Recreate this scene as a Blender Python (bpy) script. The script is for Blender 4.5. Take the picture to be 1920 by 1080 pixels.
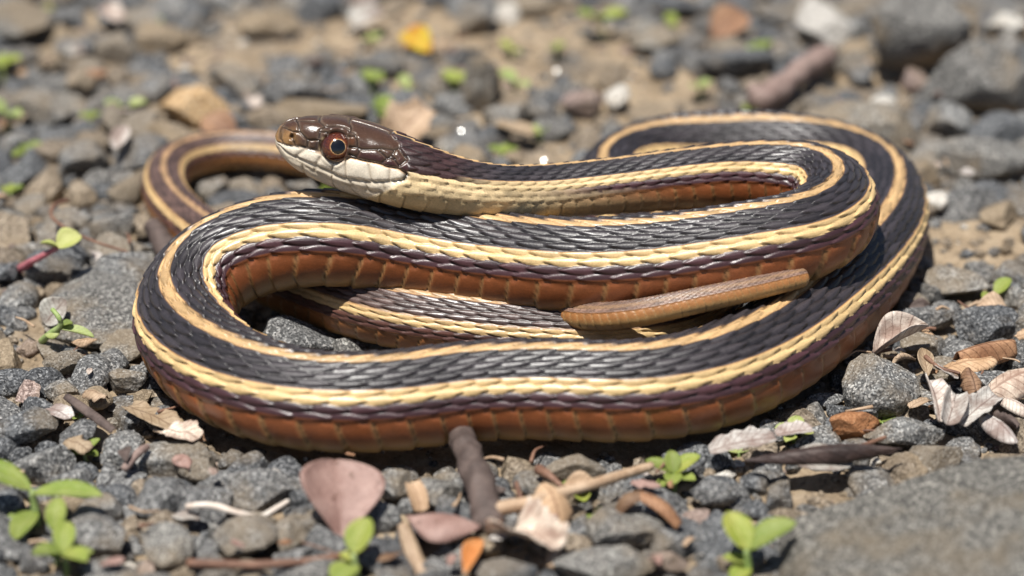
import bpy, math, random
import numpy as np
for _o in list(bpy.data.objects): bpy.data.objects.remove(_o)
SC=bpy.context.scene
COL=SC.collection
U=0.01            # everything below is laid out in centimetres; one Blender unit is a metre
# ---------------------------------------------------------------- camera, sky, sun, exposure
ELEV=math.radians(28.0); DIST=38.9; LENS=100.0; SENS=36.0
cam_d=bpy.data.cameras.new('camera'); cam=bpy.data.objects.new('camera',cam_d); COL.objects.link(cam)
cam.location=(0,-DIST*math.cos(ELEV)*U,DIST*math.sin(ELEV)*U)
cam.rotation_euler=(math.pi/2-ELEV,0,0)
cam_d.lens=LENS; cam_d.sensor_width=SENS; cam_d.clip_start=.01; cam_d.clip_end=200
cam_d.dof.use_dof=True; cam_d.dof.focus_distance=36.4*U; cam_d.dof.aperture_fstop=12.5
SC.camera=cam
SUN_EL=math.radians(73.8); SUN_AZ=math.radians(-142.6)      # azimuth from +Y (away from the camera) towards +X
wd=bpy.data.worlds.new('World'); SC.world=wd; wd.use_nodes=True
_n=wd.node_tree.nodes; _bg=_n['Background']; _sky=_n.new('ShaderNodeTexSky')
_sky.sky_type='NISHITA'; _sky.sun_disc=False; _sky.sun_elevation=SUN_EL; _sky.sun_rotation=SUN_AZ
wd.node_tree.links.new(_sky.outputs[0],_bg.inputs[0]); _bg.inputs[1].default_value=.05
sun_d=bpy.data.lights.new('sun','SUN'); sun_d.energy=5.0; sun_d.angle=math.radians(.53); sun_d.color=(1,.968,.91)
sun=bpy.data.objects.new('sun',sun_d); COL.objects.link(sun)
sun.rotation_euler=(math.pi/2-SUN_EL,0,math.pi-SUN_AZ)
SC.view_settings.view_transform='Standard'; SC.view_settings.look='None'; SC.view_settings.exposure=0.42; SC.view_settings.gamma=1
SC.cycles.use_denoising=True
SC.cycles.max_bounces=6
# ---------------------------------------------------------------- picture point -> place on a plane of height z (cm)
CAM=np.array([0.0,-DIST*math.cos(ELEV),DIST*math.sin(ELEV)])
FWD=-CAM/DIST
RIGHT=np.array([1.0,0,0]); UPV=np.cross(RIGHT,FWD)
KPX=1920*LENS/SENS      # pixels per unit tangent
def at(u,v,z=0.0):
    d=FWD+RIGHT*((u-960)/KPX)-UPV*((v-540)/KPX)
    t=(z-CAM[2])/d[2]
    return CAM+d*t
def proj(P):
    q=np.asarray(P)-CAM
    w=q@FWD
    return np.stack([960+KPX*(q@RIGHT)/w,540-KPX*(q@UPV)/w,w],-1)
# snake centre line: u, v, height of the centre, radius, twist in degrees (dorsal towards +side)
CTRL=[
 (516,254,2.82,.015, 0),
 (519,254.5,2.815,.10, 0),
 (529,255.5,2.80,.19,-2),
 (541,258,2.78,.25,-4),
 (555,262,2.76,.30,-6),
 (576,268,2.73,.355,-8),
 (600,275,2.68,.40,-9),
 (640,285,2.60,.445,-10),
 (690,300,2.52,.455,-11),
 (740,319,2.42,.44,-13),
 (790,335,2.32,.41,-15),
 (850,350,2.18,.37,-17),
 (920,361,2.06,.345,-18),
 (1000,363,1.92,.355,-16),
 (1150,352,1.86,.375,-14),
 (1300,338,1.84,.42,-10),
 (1430,332,1.78,.47,-4),
 (1530,345,1.74,.51, -2),
 (1572,388,1.72,.54, 0),
 (1520,440,1.72,.57, 0),
 (1400,470,1.64,.59, 2),
 (1250,493,1.48,.60, 0),
 (1080,503,1.36,.61, 0),
 (900,488,1.24,.62, 0),
 (740,463,1.30,.63, 0),
 (600,450,1.42,.63,2),
 (480,470,1.25,.63,8),
 (385,520,.98,.63,16),
 (345,590,.74,.63,20),
 (372,660,.63,.63,14),
 (450,718,.61,.62,6),
 (570,754,.60,.61, 0),
 (720,757,.60,.61, 0),
 (880,738,.60,.61, 0),
 (1030,734,.60,.62, 0),
 (1180,738,.60,.62, 0),
 (1320,717,.60,.63, 0),
 (1440,663,.60,.63, 2),
 (1540,585,.60,.63, 4),
 (1620,495,.60,.62,10),
 (1655,415,.60,.60,18),
 (1638,346,.58,.585,18),
 (1560,304,.56,.57,4),
 (1445,285,.55,.56,-6),
 (1320,283,.54,.55,-12),
 (1215,299,.53,.54,0),
 (1152,338,.52,.53,16),
 (1160,395,.51,.52,10),
 (1225,460,.50,.51, 0),
 (1300,520,.49,.50, 6),
 (1325,577,.48,.485, -4),
 (1270,612,.47,.475,-8),
 (1150,624,.55,.465,-12),
 (1000,620,.56,.455,-13),
 (850,606,.56,.445,-13),
 (720,585,.56,.435,-13),
 (610,556,.46,.42,-8),
 (510,520,.40,.40, 0),
 (410,462,.36,.36, 0),
 (345,412,.33,.335, 0),
 (308,358,.31,.315, 0),
 (325,310,.31,.305, 0),
 (400,285,.30,.295, 2),
 (500,284,.30,.285,0),
 (600,302,.29,.275,0),
 (700,345,.29,.265,0),
 (800,415,.30,.255,0),
 (890,505,.46,.23,0),
 (1000,558,.74,.195,-8),
 (1092,595,.95,.185,-24),
 (1185,591,1.18,.178,-32),
 (1300,567,1.36,.165,-34),
 (1420,541,1.46,.150,-34),
 (1514,518,1.48,.135,-36),
]
def dense(ctrl,n=40):
    P=np.array([list(at(c[0],c[1],c[2]))+[c[3],c[4]] for c in ctrl])
    out=[]
    Pe=np.vstack([2*P[0]-P[1],P,2*P[-1]-P[-2]])
    t=[0]
    for i in range(len(Pe)-1): t.append(t[-1]+max(np.linalg.norm(Pe[i+1,:3]-Pe[i,:3]),1e-6)**.5)
    for i in range(1,len(Pe)-2):
        t0,t1,t2,t3=t[i-1:i+3]
        tt=np.linspace(t1,t2,n,endpoint=False)[:,None]
        A1=(t1-tt)/(t1-t0)*Pe[i-1]+(tt-t0)/(t1-t0)*Pe[i]
        A2=(t2-tt)/(t2-t1)*Pe[i]+(tt-t1)/(t2-t1)*Pe[i+1]
        A3=(t3-tt)/(t3-t2)*Pe[i+1]+(tt-t2)/(t3-t2)*Pe[i+2]
        B1=(t2-tt)/(t2-t0)*A1+(tt-t0)/(t2-t0)*A2
        B2=(t3-tt)/(t3-t1)*A2+(tt-t1)/(t3-t1)*A3
        out.append((t2-tt)/(t2-t1)*B1+(tt-t1)/(t2-t1)*B2)
    out.append(P[-1:])
    return np.vstack(out)
def resample(D,ds):
    s=np.concatenate([[0],np.cumsum(np.linalg.norm(np.diff(D[:,:3],axis=0),axis=1))])
    n=int(round(s[-1]/ds)); q=np.linspace(0,s[-1],n+1)
    return q,np.stack([np.interp(q,s,D[:,k]) for k in range(D.shape[1])],1)
def smooth(D,k):
    ker=np.hanning(2*k+3)[1:-1]; ker/=ker.sum()
    out=D.copy()
    for c in range(D.shape[1]):
        x=D[:,c]
        pad=np.concatenate([2*x[0]-x[k:0:-1],x,2*x[-1]-x[-2:-k-2:-1]])
        out[:,c]=np.convolve(pad,ker,'valid')
    return out
NROW=8; DTH=math.radians(9.4)
def smoothstep(a,b,x):
    t=np.clip((x-a)/(b-a),0,1); return t*t*(3-2*t)
def mix(a,b,t):
    return a+(b-a)*t[...,None]
def snake_frames():
    s,D=resample(dense(CTRL),.02)
    hd=D[:130].copy()
    D=smooth(D,28)
    # keep the snout profile crisp
    w=smoothstep(1.0,2.4,s)[:130,None]
    D[:130]=hd*(1-w)+D[:130]*w
    D[:130,:3]=smooth(np.vstack([hd,D[130:200]])[:, :3],10)[:130]*(1-w)+D[:130,:3]*w
    s2=np.concatenate([[0],np.cumsum(np.linalg.norm(np.diff(D[:,:3],axis=0),axis=1))])
    q=np.concatenate([np.array([.001,.006,.014,.026]),np.arange(.04,2.3,.0125),np.arange(2.3,57.,.026),np.arange(57.,s2[-1],.013),[s2[-1]]])
    D=np.stack([np.interp(q,s2,D[:,k]) for k in range(5)],1)
    D[:,3]*=np.sqrt(np.clip(1-(np.clip(q-(q[-1]-.10),0,None)/.1003)**2,.0,1))
    P=D[:,:3]
    T=np.gradient(P,q,axis=0)
    T[:6]=T[12]
    T/=np.linalg.norm(T,axis=1)[:,None]
    up=np.array([0,0,1.0])
    U=up-T*(T@up)[:,None]; U/=np.linalg.norm(U,axis=1)[:,None]
    B=np.cross(T,U)
    a=np.radians(D[:,4])[:,None]
    Dd=U*np.cos(a)+B*np.sin(a); Bb=B*np.cos(a)-U*np.sin(a)
    return q,P,T,Dd,Bb,D[:,3]
def angles():
    td=np.linspace(-8.5*DTH,8.5*DTH,17*9+1)
    tv=np.linspace(8.5*DTH,2*math.pi-8.5*DTH,58)[1:-1]
    return np.concatenate([td,tv])          # dorsal rows first, then round the belly
def lin(c): 
    c=np.array(c,float)/255.; return np.where(c<=.04045,c/12.92,((c+.055)/1.055)**2.4)
def snake_body(hash01, HEAD=None):
    q,P,T,Dd,Bb,r=snake_frames()
    th=angles(); th=np.where(th>math.pi,th-2*math.pi,th)
    n,m=len(q),len(th)
    S,TH=np.meshgrid(q,th,indexing='ij')
    R=np.repeat(r[:,None],m,1)
    length=q[-1]
    # cross section: slightly taller sides, flattened belly; the head is narrower than high at the snout
    wr=np.interp(q,[0,.25,.6,1.0,1.5,2.0,3.0],[.86,.84,.90,.98,1.0,1.0,1.0])
    expo=np.interp(q,[0,.3,1.4,2.4],[2.2,2.6,2.4,2.0])
    c,sn=np.cos(TH),np.sin(TH)
    k=(np.abs(c)**expo[:,None]+np.abs(sn)**expo[:,None])**(-1/expo[:,None])
    belly=1-.10*smoothstep(.2,1.0,-c)*smoothstep(2.2,4,S)
    X=k*c*belly; Y=k*sn*wr[:,None]
    N0=Dd[:,None,:]*X[...,None]+Bb[:,None,:]*Y[...,None]
    base=P[:,None,:]+N0*R[...,None]
    nrm=Dd[:,None,:]*(c/1)[...,None]+Bb[:,None,:]*(sn/wr[:,None])[...,None]
    nrm/=np.linalg.norm(nrm,axis=2)[...,None]
    # --- scales -------------------------------------------------------------
    per=.60*np.maximum(r,.12)
    ph=np.concatenate([[0],np.cumsum(np.diff(q)/((per[1:]+per[:-1])/2))])
    PH=np.repeat(ph[:,None],m,1)
    DT=DTH*np.interp(S,[1.5,2.6,6.0],[1.42,1.36,1.0])      # wider rows on the neck
    x=TH/DT
    bestH=np.full(S.shape,0.0); bj=np.full(S.shape,99); bk=np.zeros(S.shape,int); bp=np.zeros(S.shape); bq=np.zeros(S.shape); be=np.zeros(S.shape)
    for dj in (-1,0,1):
        j=np.round(x).astype(int)+dj
        ok=np.abs(j)<=NROW
        p0=PH-.5*(np.abs(j)%2)+.03*(hash01(j,7)-.5)
        kk=np.floor(p0).astype(int)
        for dk in (-1,0,1):
            kid=kk-dk; p=p0-kid
            qq=x-j
            wmax=.57+.05*(np.abs(j)>=7)
            w=wmax*np.clip(1-np.where(p>.32,np.abs((p-.32)/.82)**2.5,.30*((.32-p)/.5)**2),1e-4,None)
            inside=ok&(np.abs(qq)<w)
            e=1-np.abs(qq)/w
            h=.70*p+.46*(1-np.abs(qq/w)**3)+.11*np.exp(-(qq/.08)**2)*(np.abs(j)<8)*smoothstep(0,.3,p)+.12*(hash01(j*31+5,kid)-.5)
            h=np.where(inside,h+.15,-1)
            b=h>bestH
            bestH=np.where(b,h,bestH); bj=np.where(b,j,bj); bk=np.where(b,kid,bk); bp=np.where(b,p,bp); bq=np.where(b,qq,bq); be=np.where(b,e,be)
    aj=np.abs(bj)
    # --- belly scutes -------------------------------------------------------
    A=np.abs(TH)
    slant=.16*smoothstep(2.1,1.4,A) if False else .22*(1-smoothstep(1.4,2.1,A))
    pv=(PH+.5+slant)-np.floor(PH+.5+slant)
    vtop=8.15*DT+.9*DT*np.abs(2*pv-1)**1.5
    vent=(A>vtop)&(aj==99)
    vh=.10+.75*pv+.12*np.sin(math.pi*pv)-.45*np.exp(-(np.minimum(pv,1-pv)/.04)**2)
    vh=np.where(A>2.4,vh*.6,vh)
    amp=.040*R/.6
    bump=np.where(aj<99,bestH,np.where(vent,vh,0.))
    bodyw=smoothstep(1.55,1.95,S)
    # --- colours (linear base colours of the skin) -----------------------------
    col=np.zeros(S.shape+(3,))
    tailw=smoothstep(36,50,S); tipw=smoothstep(56,61,S); neckw=1-smoothstep(2.6,6.5,S)
    sc_r=hash01(bj*17+3,bk)
    tan=np.array([.50,.325,.155]); pale=np.array([.64,.45,.215]); cream=np.array([.64,.49,.28])
    blk=np.array([.030,.025,.028]); plum=np.array([.050,.020,.024]); rust=np.array([.235,.071,.022]); olive=np.array([.34,.21,.085])
    brown=np.array([.12,.070,.055]); mauve=np.array([.17,.105,.078])
    blkc=mix(mix(np.broadcast_to(blk,col.shape),np.broadcast_to(brown,col.shape),tailw*.75),np.broadcast_to(mauve,col.shape),tipw)
    plumc=mix(mix(np.broadcast_to(plum,col.shape),np.broadcast_to(np.array([.11,.05,.032]),col.shape),tailw*.8),np.broadcast_to(mauve*1.2,col.shape),tipw)
    skin=mix(np.broadcast_to(np.array([.012,.009,.009]),col.shape),np.broadcast_to(np.array([.30,.19,.11]),col.shape),tailw*.85)
    # the skin between scales takes the colour of the stripe it lies in
    st=np.maximum(1-smoothstep(.9,1.6,np.abs(x)),smoothstep(4.5,5.0,np.abs(x))*(1-smoothstep(6.1,6.6,np.abs(x))))
    skin=mix(skin,np.broadcast_to(np.array([.20,.10,.035]),col.shape),st*.8)
    col[:]=skin
    tan=tan*np.ones(col.shape); tan=mix(tan,np.broadcast_to(np.array([.34,.21,.115]),col.shape),tailw*.8)
    m0=aj==0; sw=np.interp(S,[1.4,2.0,3.5],[.12,.30,1.3]); c0=mix(tan,blkc,smoothstep(sw*.8,sw,np.abs(bq))); col[m0]=c0[m0]
    m1=aj==1
    f1=smoothstep(math.radians(7.0),math.radians(8.2),A)
    c1=mix(tan,np.broadcast_to(np.array([.30,.13,.04]),col.shape),smoothstep(math.radians(6.0),math.radians(7.4),A)*.6)
    c1=mix(mix(c1,blkc,f1),blkc,1-smoothstep(2.0,3.2,S))
    col[m1]=c1[m1]
    mm=(aj>=2)&(aj<=4); col[mm]=blkc[mm]
    mm=(aj==5)|(aj==6)
    ins=np.where(bj>0,-bq,bq)        # towards the back of the animal
    lat=np.broadcast_to(pale,col.shape)
    lat=mix(lat,np.broadcast_to(cream,col.shape),neckw*.8+0*S)
    lat=mix(lat,np.broadcast_to(np.array([.40,.16,.04]),col.shape),np.where(aj==5,smoothstep(-.02,.22,ins)*.7,0))
    lat=mix(lat,np.broadcast_to(blk*1.5,col.shape),np.where(aj==5,smoothstep(.14,.30,ins)*(1-.6*tailw),0))
    lat=mix(lat,np.broadcast_to(np.array([.40,.26,.12]),col.shape),tailw*.45)
    lat=mix(lat,np.broadcast_to(np.array([.24,.145,.085]),col.shape),tipw)
    col[mm]=lat[mm]
    creamb=np.broadcast_to(cream,col.shape)
    # on the neck the pale side starts lower down
    tb=np.interp(S,[1.7,2.4,3.2,4.2],[1.36,1.16,.95,.80])
    neckdark=mix(np.broadcast_to(np.array([.045,.020,.019]),col.shape),blkc,smoothstep(2.0,3.0,S))
    mm=((aj==5)|(aj==6))&(S<4.4); nd=mix(col,neckdark,smoothstep(-.07,.07,tb-np.abs(bj)*DT+.08*(sc_r-.5))*(1-smoothstep(4.0,4.4,S))); col[mm]=nd[mm]
    mm=(aj>=1)&(aj<=4)&(S<3.0)&(A>.13); col[mm]=neckdark[mm]
    npale=1-smoothstep(2.7,4.6,S)
    mm=(aj==7); c7=mix(plumc,creamb*.95,npale); col[mm]=c7[mm]
    rustc=mix(mix(np.broadcast_to(rust,col.shape),np.broadcast_to(np.array([.36,.17,.055]),col.shape),tailw*.6),np.broadcast_to(np.array([.37,.17,.055]),col.shape),np.maximum(neckw*.55,tipw*.35))
    mm=(aj==8); c8=mix(plumc,rustc*.8,smoothstep(.05,.30,-ins)); c8=mix(c8,creamb,1-smoothstep(3.0,5.2,S)); col[mm]=c8[mm]
    # scutes
    ctr=np.minimum(pv,1-pv)
    cv=mix(rustc,np.broadcast_to(olive,col.shape),np.clip(smoothstep(1.72,2.25,A)+.55*(1-smoothstep(.03,.12,ctr)),0,1))
    cv=mix(cv,np.broadcast_to(np.array([.62,.47,.27]),col.shape),(1-smoothstep(2.8,5.5,S))*.95)
    cv=mix(cv,np.broadcast_to(np.array([.52,.40,.22]),col.shape),neckw*smoothstep(1.6,2.0,A)*.8)
    cv=cv*(1-.6*(1-smoothstep(.0,.030,ctr)))[...,None]
    vm=(aj==99)&(A>8.1*DT); col[vm]=cv[vm]
    # edges of scales darker, each scale its own tone
    sc=aj<99
    lightrow=((aj==0)|(aj==5)|(aj==6)|((aj>=7)&(S<4.5)))
    edge=1-smoothstep(0,.20,be)
    tone=np.where((aj>0)&(aj<5)|(aj==7),.62+.8*sc_r,.85+.30*sc_r)
    col*=np.where(sc,tone,1)[...,None]
    tip=smoothstep(1.02,1.2,bp)
    nk=smoothstep(4.5,2.5,S) if False else 1-smoothstep(2.5,5,S)
    col=np.where((sc&lightrow)[...,None],col*(1-np.where(aj==0,.22,.42+.2*nk)*np.maximum(edge*.8,tip))[...,None],col)
    rim=np.array([.20,.155,.14])
    dk=sc&~lightrow&(aj<8)
    col=np.where(dk[...,None],mix(col,np.broadcast_to(rim,col.shape),np.clip(edge*.06+tip*.12,0,1)*(1-f1*0)),col)
    de2=1-smoothstep(.0,.24,be)
    col=np.where((dk&(S>1.5))[...,None],col*(1-.75*de2*(1-.5*tailw))[...,None],col)  # dark scale edges, deepened in the colour as shadow of the overlap
    kl=np.exp(-(bq/.07)**2)*dk*(aj<8)
    col=col*(1+.22*kl)[...,None]
    root_shade=np.where(dk&(S>1.5),.45+.55*smoothstep(.02,.30,bp),1.)   # dark scale root, plus crevice shade under the overlap painted into the colour
    col=col*root_shade[...,None]
    if HEAD is not None:
        dh,ch,hw=HEAD(S,TH,A,base)
        # hw 1 = head plates, 0 = body scales
        col=mix(col,ch,hw)
        disp=amp*bump*(1-hw)+dh
    else:
        disp=amp*bump*bodyw
    V=base+nrm*disp[...,None]
    # keep rings closed at snout and tail tip
    gl=np.ones(S.shape) if HEAD is None else 1-.45*hw
    return dict(gloss=gl,q=q,th=th,V=V,col=col,nrm=nrm,P=P,T=T,Dd=Dd,Bb=Bb,r=r,S=S,TH=TH,base=base)
def hash01(a,b):
    a=np.asarray(a).astype(np.int64); b=np.asarray(b).astype(np.int64)
    h=(a*73856093)^(b*19349663); h=(h^(h>>13))*1274126177; h=h&0x7fffffff; h=h^(h>>11)
    return (h%10007)/10007.
SEAMS=[[(.128,.096),(.065,.098),(.053,.745),(.065,1.43),(.116,1.686),(.152,1.656)],[(.065,.255),(.09,.08),(.14,.157),(.24,.257)],
[(.220,0),(.228,.10),(.288,.555),(.339,.905),(.392,1.05),(.442,1.183)],[(.053,.434),(.146,.803),(.248,.94),(.342,.93)],[(.279,1.269),(.321,1.451)],
[(.442,1.183),(.532,1.114),(.559,1.138),(.589,1.398)],[(.442,1.183),(.455,1.422)],[(.253,.313),(.438,.433),(.515,.369)],[(.497,0),(.5,.381),(.578,.652),(.532,.804),(.543,1.059)],
[(.578,.652),(.704,.582),(.825,.578),(.939,.623),(.964,.658)],[(.88,0),(.89,.276),(.949,.471),(.964,.658),(1.056,.714)],[(.90,0),(1.2,0),(1.43,0)],[(.539,.853),(.585,.861),(.616,.891)],
[(.964,.852),(1.066,.755)],[(1.056,.762),(1.108,.858),(1.136,1.019)],[(1.026,1.085),(1.144,1.016)],[(1.153,1.03),(1.173,1.135),(1.161,1.277)],[(1.04,1.267),(1.161,1.277)],
[(1.136,1.019),(1.203,1.042),(1.361,.903),(1.441,.808),(1.504,.771),(1.566,.742),(1.614,.6),(1.60,.45),(1.5,.3),(1.42,.12),(1.41,0)],
[(1.393,.9),(1.476,.972),(1.527,1.035)],[(1.493,1.195),(1.527,1.035),(1.602,1.003),(1.681,1.155)],[(1.565,.922),(1.527,1.035)],[(1.566,.742),(1.565,.922),(1.618,.999)],
[(1.621,.647),(1.691,.813),(1.724,.88)],[(1.681,1.155),(1.731,.94)]]
LABV=[[(.446,1.493),(.357,1.952)],[(.62,1.54),(.581,1.95)],[(.791,1.663),(.802,2.014)],[(1.021,1.467),(1.092,1.98)],[(1.334,1.316),(1.455,1.85)],[(1.591,1.265),(1.628,1.69)]]
LOWV=[[(.363,1.998),(.39,2.091)],[(.603,2.0),(.578,2.195)],[(.835,2.017),(.84,2.236)],[(1.108,1.992),(1.244,2.18)],[(1.367,1.906),(1.437,2.129)],[(1.559,1.756),(1.62,1.988)],
[(.45,2.1),(.5,2.6),(.5,3.14)],[(.85,2.25),(.95,2.7),(.95,3.14)],[(1.15,2.19),(1.3,2.6)],[(.5,2.9),(1.3,2.9)]]
LABTOP=np.array([(0,1.78),(.102,1.756),(.209,1.63),(.41,1.469),(.539,1.477),(.638,1.51),(.719,1.589),(.846,1.60),(.975,1.485),(1.082,1.355),(1.273,1.316),(1.461,1.251),(1.553,1.276),(1.678,1.244),(1.753,1.308),(1.801,1.38)])
MOUTH=np.array([(0,2.02),(.079,2.014),(.16,1.985),(.38,1.948),(.571,1.979),(.792,2.017),(1.108,1.992),(1.453,1.852),(1.652,1.67),(1.774,1.538),(1.801,1.40)])
CHIN=[(.297,2.1),(.454,2.092),(.609,2.208),(.852,2.246),(1.148,2.19),(1.466,2.129),(1.681,2.039)]
EYE=(.785,1.215); NOSTRIL=(.251,1.146); EYE_R=.222
KTH=.44
def polydist(S,A,lines):
    d=np.full(S.shape,9.)
    x,y=S,A*KTH
    for L in lines:
        for (a0,t0),(a1,t1) in zip(L[:-1],L[1:]):
            x0,y0,x1,y1=a0,t0*KTH,a1,t1*KTH
            dx,dy=x1-x0,y1-y0; t=np.clip(((x-x0)*dx+(y-y0)*dy)/(dx*dx+dy*dy+1e-12),0,1)
            d=np.minimum(d,np.hypot(x-x0-t*dx,y-y0-t*dy))
    return d
def head_field(S,TH,A,base):
    hw=np.zeros(S.shape); dh=np.zeros(S.shape); ch=np.zeros(S.shape+(3,))
    n=int((S[:,0]<2.0).sum()); s,a=S[:n],A[:n]
    sb=np.interp(a,[0,.196,.434,.65,.9,1.2,1.38,1.55,1.7,2.0,2.4,3.15],[1.42,1.43,1.57,1.62,1.74,1.77,1.81,1.79,1.72,1.62,1.45,1.4])
    w=1-smoothstep(-.02,.025,s-sb)
    lt=np.interp(s,LABTOP[:,0],LABTOP[:,1]); mo=np.interp(s,MOUTH[:,0],MOUTH[:,1])
    endl=s<1.80
    dtop=polydist(s,a,SEAMS)
    dlt=polydist(s,a,[LABTOP.tolist()]); dmo=polydist(s,a,[MOUTH.tolist()])
    dlv=polydist(s,a,LABV); dlo=polydist(s,a,LOWV+[CHIN])
    top=a<lt; lab=(a>=lt)&(a<mo)&endl; low=~top&~lab
    d=np.where(top,np.minimum(dtop,dlt),np.where(lab,np.minimum(dlv,np.minimum(dlt,dmo)),np.minimum(dlo,dmo)))
    dome=.016*(1-np.exp(-(d/.055)))
    groove=np.where(top,.024,np.where(lab,.012,.011))*np.exp(-(d/.015)**2)
    h=dome-groove-.030*np.exp(-(dmo/.018)**2)*(s<1.78)-.012*np.exp(-(dlt/.013)**2)
    # eye socket, brow ridge, nostril
    P0=base[:n]
    de=polydist(s,a,[[EYE,(EYE[0]+1e-4,EYE[1])]])
    h+=-.085*(1-smoothstep(.13,.215,de))+.022*np.exp(-((de-.235)/.03)**2)
    brow=np.exp(-((a-.80)/.13)**2)*smoothstep(.45,.65,s)*(1-smoothstep(1.0,1.25,s)); h+=.045*brow
    dn=np.hypot((s-NOSTRIL[0]),(a-NOSTRIL[1])*.30)
    h+=-.055*np.exp(-(dn/.032)**2)+.012*np.exp(-((dn-.062)/.02)**2)
    # loreal hollow in front of the eye
    h+=-.03*np.exp(-(((s-.56)/.09)**2+((a-1.3)/.25)**2))
    # colours
    brown=np.array([.066,.034,.021]); plum=np.array([.050,.018,.014]); snout=np.array([.30,.165,.065]); cream=np.array([.78,.70,.57]); jaw=np.array([.64,.56,.44])
    c=mix(np.broadcast_to(brown,P0.shape),np.broadcast_to(plum,P0.shape),smoothstep(.75,1.15,a)*smoothstep(1.0,1.3,s))
    sn=(1-smoothstep(.20,.42,s))*smoothstep(.55,1.25,a)+(1-smoothstep(.03,.10,s))*.7
    c=mix(c,np.broadcast_to(snout,P0.shape),np.clip(sn,0,1))
    c=mix(c,np.broadcast_to(np.array([.012,.008,.007]),P0.shape),np.exp(-(dn/.036)**2)*.95)
    # dark stripe over the lip, pale bar before the eye
    dkb=np.exp(-((lt-a)*KTH/.035)**2)*smoothstep(.42,.55,s)*top
    c=mix(c,np.broadcast_to(np.array([.010,.006,.006]),P0.shape),dkb*.9)
    pre=np.exp(-((s-.592)/.024)**4)*smoothstep(.98,1.1,a)*(1-smoothstep(1.40,1.47,a))
    c=mix(c,np.broadcast_to(np.array([.62,.47,.26]),P0.shape),np.clip(pre,0,1)*.95)
    dkp=np.exp(-((s-.538)/.022)**2)*smoothstep(.85,1.1,a)*top; c=mix(c,np.broadcast_to(np.array([.015,.009,.007]),P0.shape),np.clip(dkp,0,1)*.8)
    post=np.exp(-(((s-1.04)/.05)**2+((a-.93)/.12)**2)); c=mix(c,np.broadcast_to(np.array([.14,.05,.018]),P0.shape),post*.8)
    tip=np.exp(-((d-.016)/.009)**2)
    c=np.where(top[...,None],mix(c,np.broadcast_to(np.array([.17,.12,.085]),P0.shape),tip*.65*(1-.6*smoothstep(.9,1.3,a)*(s>1.0))),c)  # pale seam edges: skin tone plus a rim highlight put into the colour
    c=np.where(top[...,None],c*(1-.75*np.exp(-(d/.010)**2))[...,None],c)
    lc=mix(np.broadcast_to(cream,P0.shape),np.broadcast_to(np.array([.45,.20,.05]),P0.shape),np.exp(-((a-lt)*KTH/.02)**2)*.75*smoothstep(.3,.5,s))
    lc=mix(lc,np.broadcast_to(np.array([.012,.009,.009]),P0.shape),(np.exp(-(((s-.50)/.07)**2+((a-1.5)/.05)**2))*.9))
    lc=mix(lc,np.broadcast_to(np.array([.22,.155,.095]),P0.shape),np.exp(-(np.minimum(dlv,dmo)/.011)**2)*.55)
    back=smoothstep(1.70,1.79,s); lc=mix(lc,np.broadcast_to(np.array([.010,.008,.008]),P0.shape),back)
    jc=mix(np.broadcast_to(jaw,P0.shape),np.broadcast_to(np.array([.24,.18,.115]),P0.shape),np.exp(-(np.minimum(dlo,dmo)/.011)**2)*.55)
    c=np.where(lab[...,None],lc,np.where(low[...,None],jc,c))
    # thin dark rim round the eye
    c=mix(c,np.broadcast_to(np.array([.012,.008,.007]),P0.shape),1-smoothstep(.17,.205,de))
    c=np.where((a>2.0)[...,None],c,c)
    fade=smoothstep(0.02,.12,s)
    hw[:n]=w; dh[:n]=h*w*fade; ch[:n]=c
    return dh,ch,hw
# ---------------------------------------------------------------- helpers
rng=np.random.default_rng(11)
def tag(o,label=None,cat=None,group=None,kind=None):
    if label: o['label']=label
    if cat: o['category']=cat
    if group: o['group']=group
    if kind: o['kind']=kind
    return o
def mesh_from(name,V,F,mat=None,smooth_shade=True,col=None,sharp=0):
    """V in centimetres; F an (n,3) or (n,4) integer array"""
    V=np.asarray(V,np.float32)*U; F=np.asarray(F,np.int32)
    me=bpy.data.meshes.new(name); k=F.shape[1]
    me.vertices.add(len(V)); me.vertices.foreach_set('co',V.ravel())
    me.loops.add(F.size); me.loops.foreach_set('vertex_index',F.ravel())
    me.polygons.add(len(F)); me.polygons.foreach_set('loop_start',np.arange(0,F.size,k,dtype=np.int32))
    me.update(calc_edges=True)
    me.polygons.foreach_set('use_smooth',np.full(len(F),smooth_shade))
    if col is not None:
        a=me.color_attributes.new('skin','FLOAT_COLOR','POINT')
        c=np.ones((len(V),4),np.float32); c[:,:np.shape(col)[1]]=col; a.data.foreach_set('color',c.ravel())
    if sharp: me.set_sharp_from_angle(angle=math.radians(sharp))
    if mat: me.materials.append(mat)
    return me
def link(name,me,parent=None,loc=None):
    o=bpy.data.objects.new(name,me); COL.objects.link(o)
    if parent is not None: o.parent=parent
    if loc is not None: o.location=[float(x)*U for x in loc]
    return o
def empty(name,loc):
    o=bpy.data.objects.new(name,None); COL.objects.link(o); o.location=[float(x)*U for x in loc]; o.empty_display_size=.002
    return o
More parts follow.
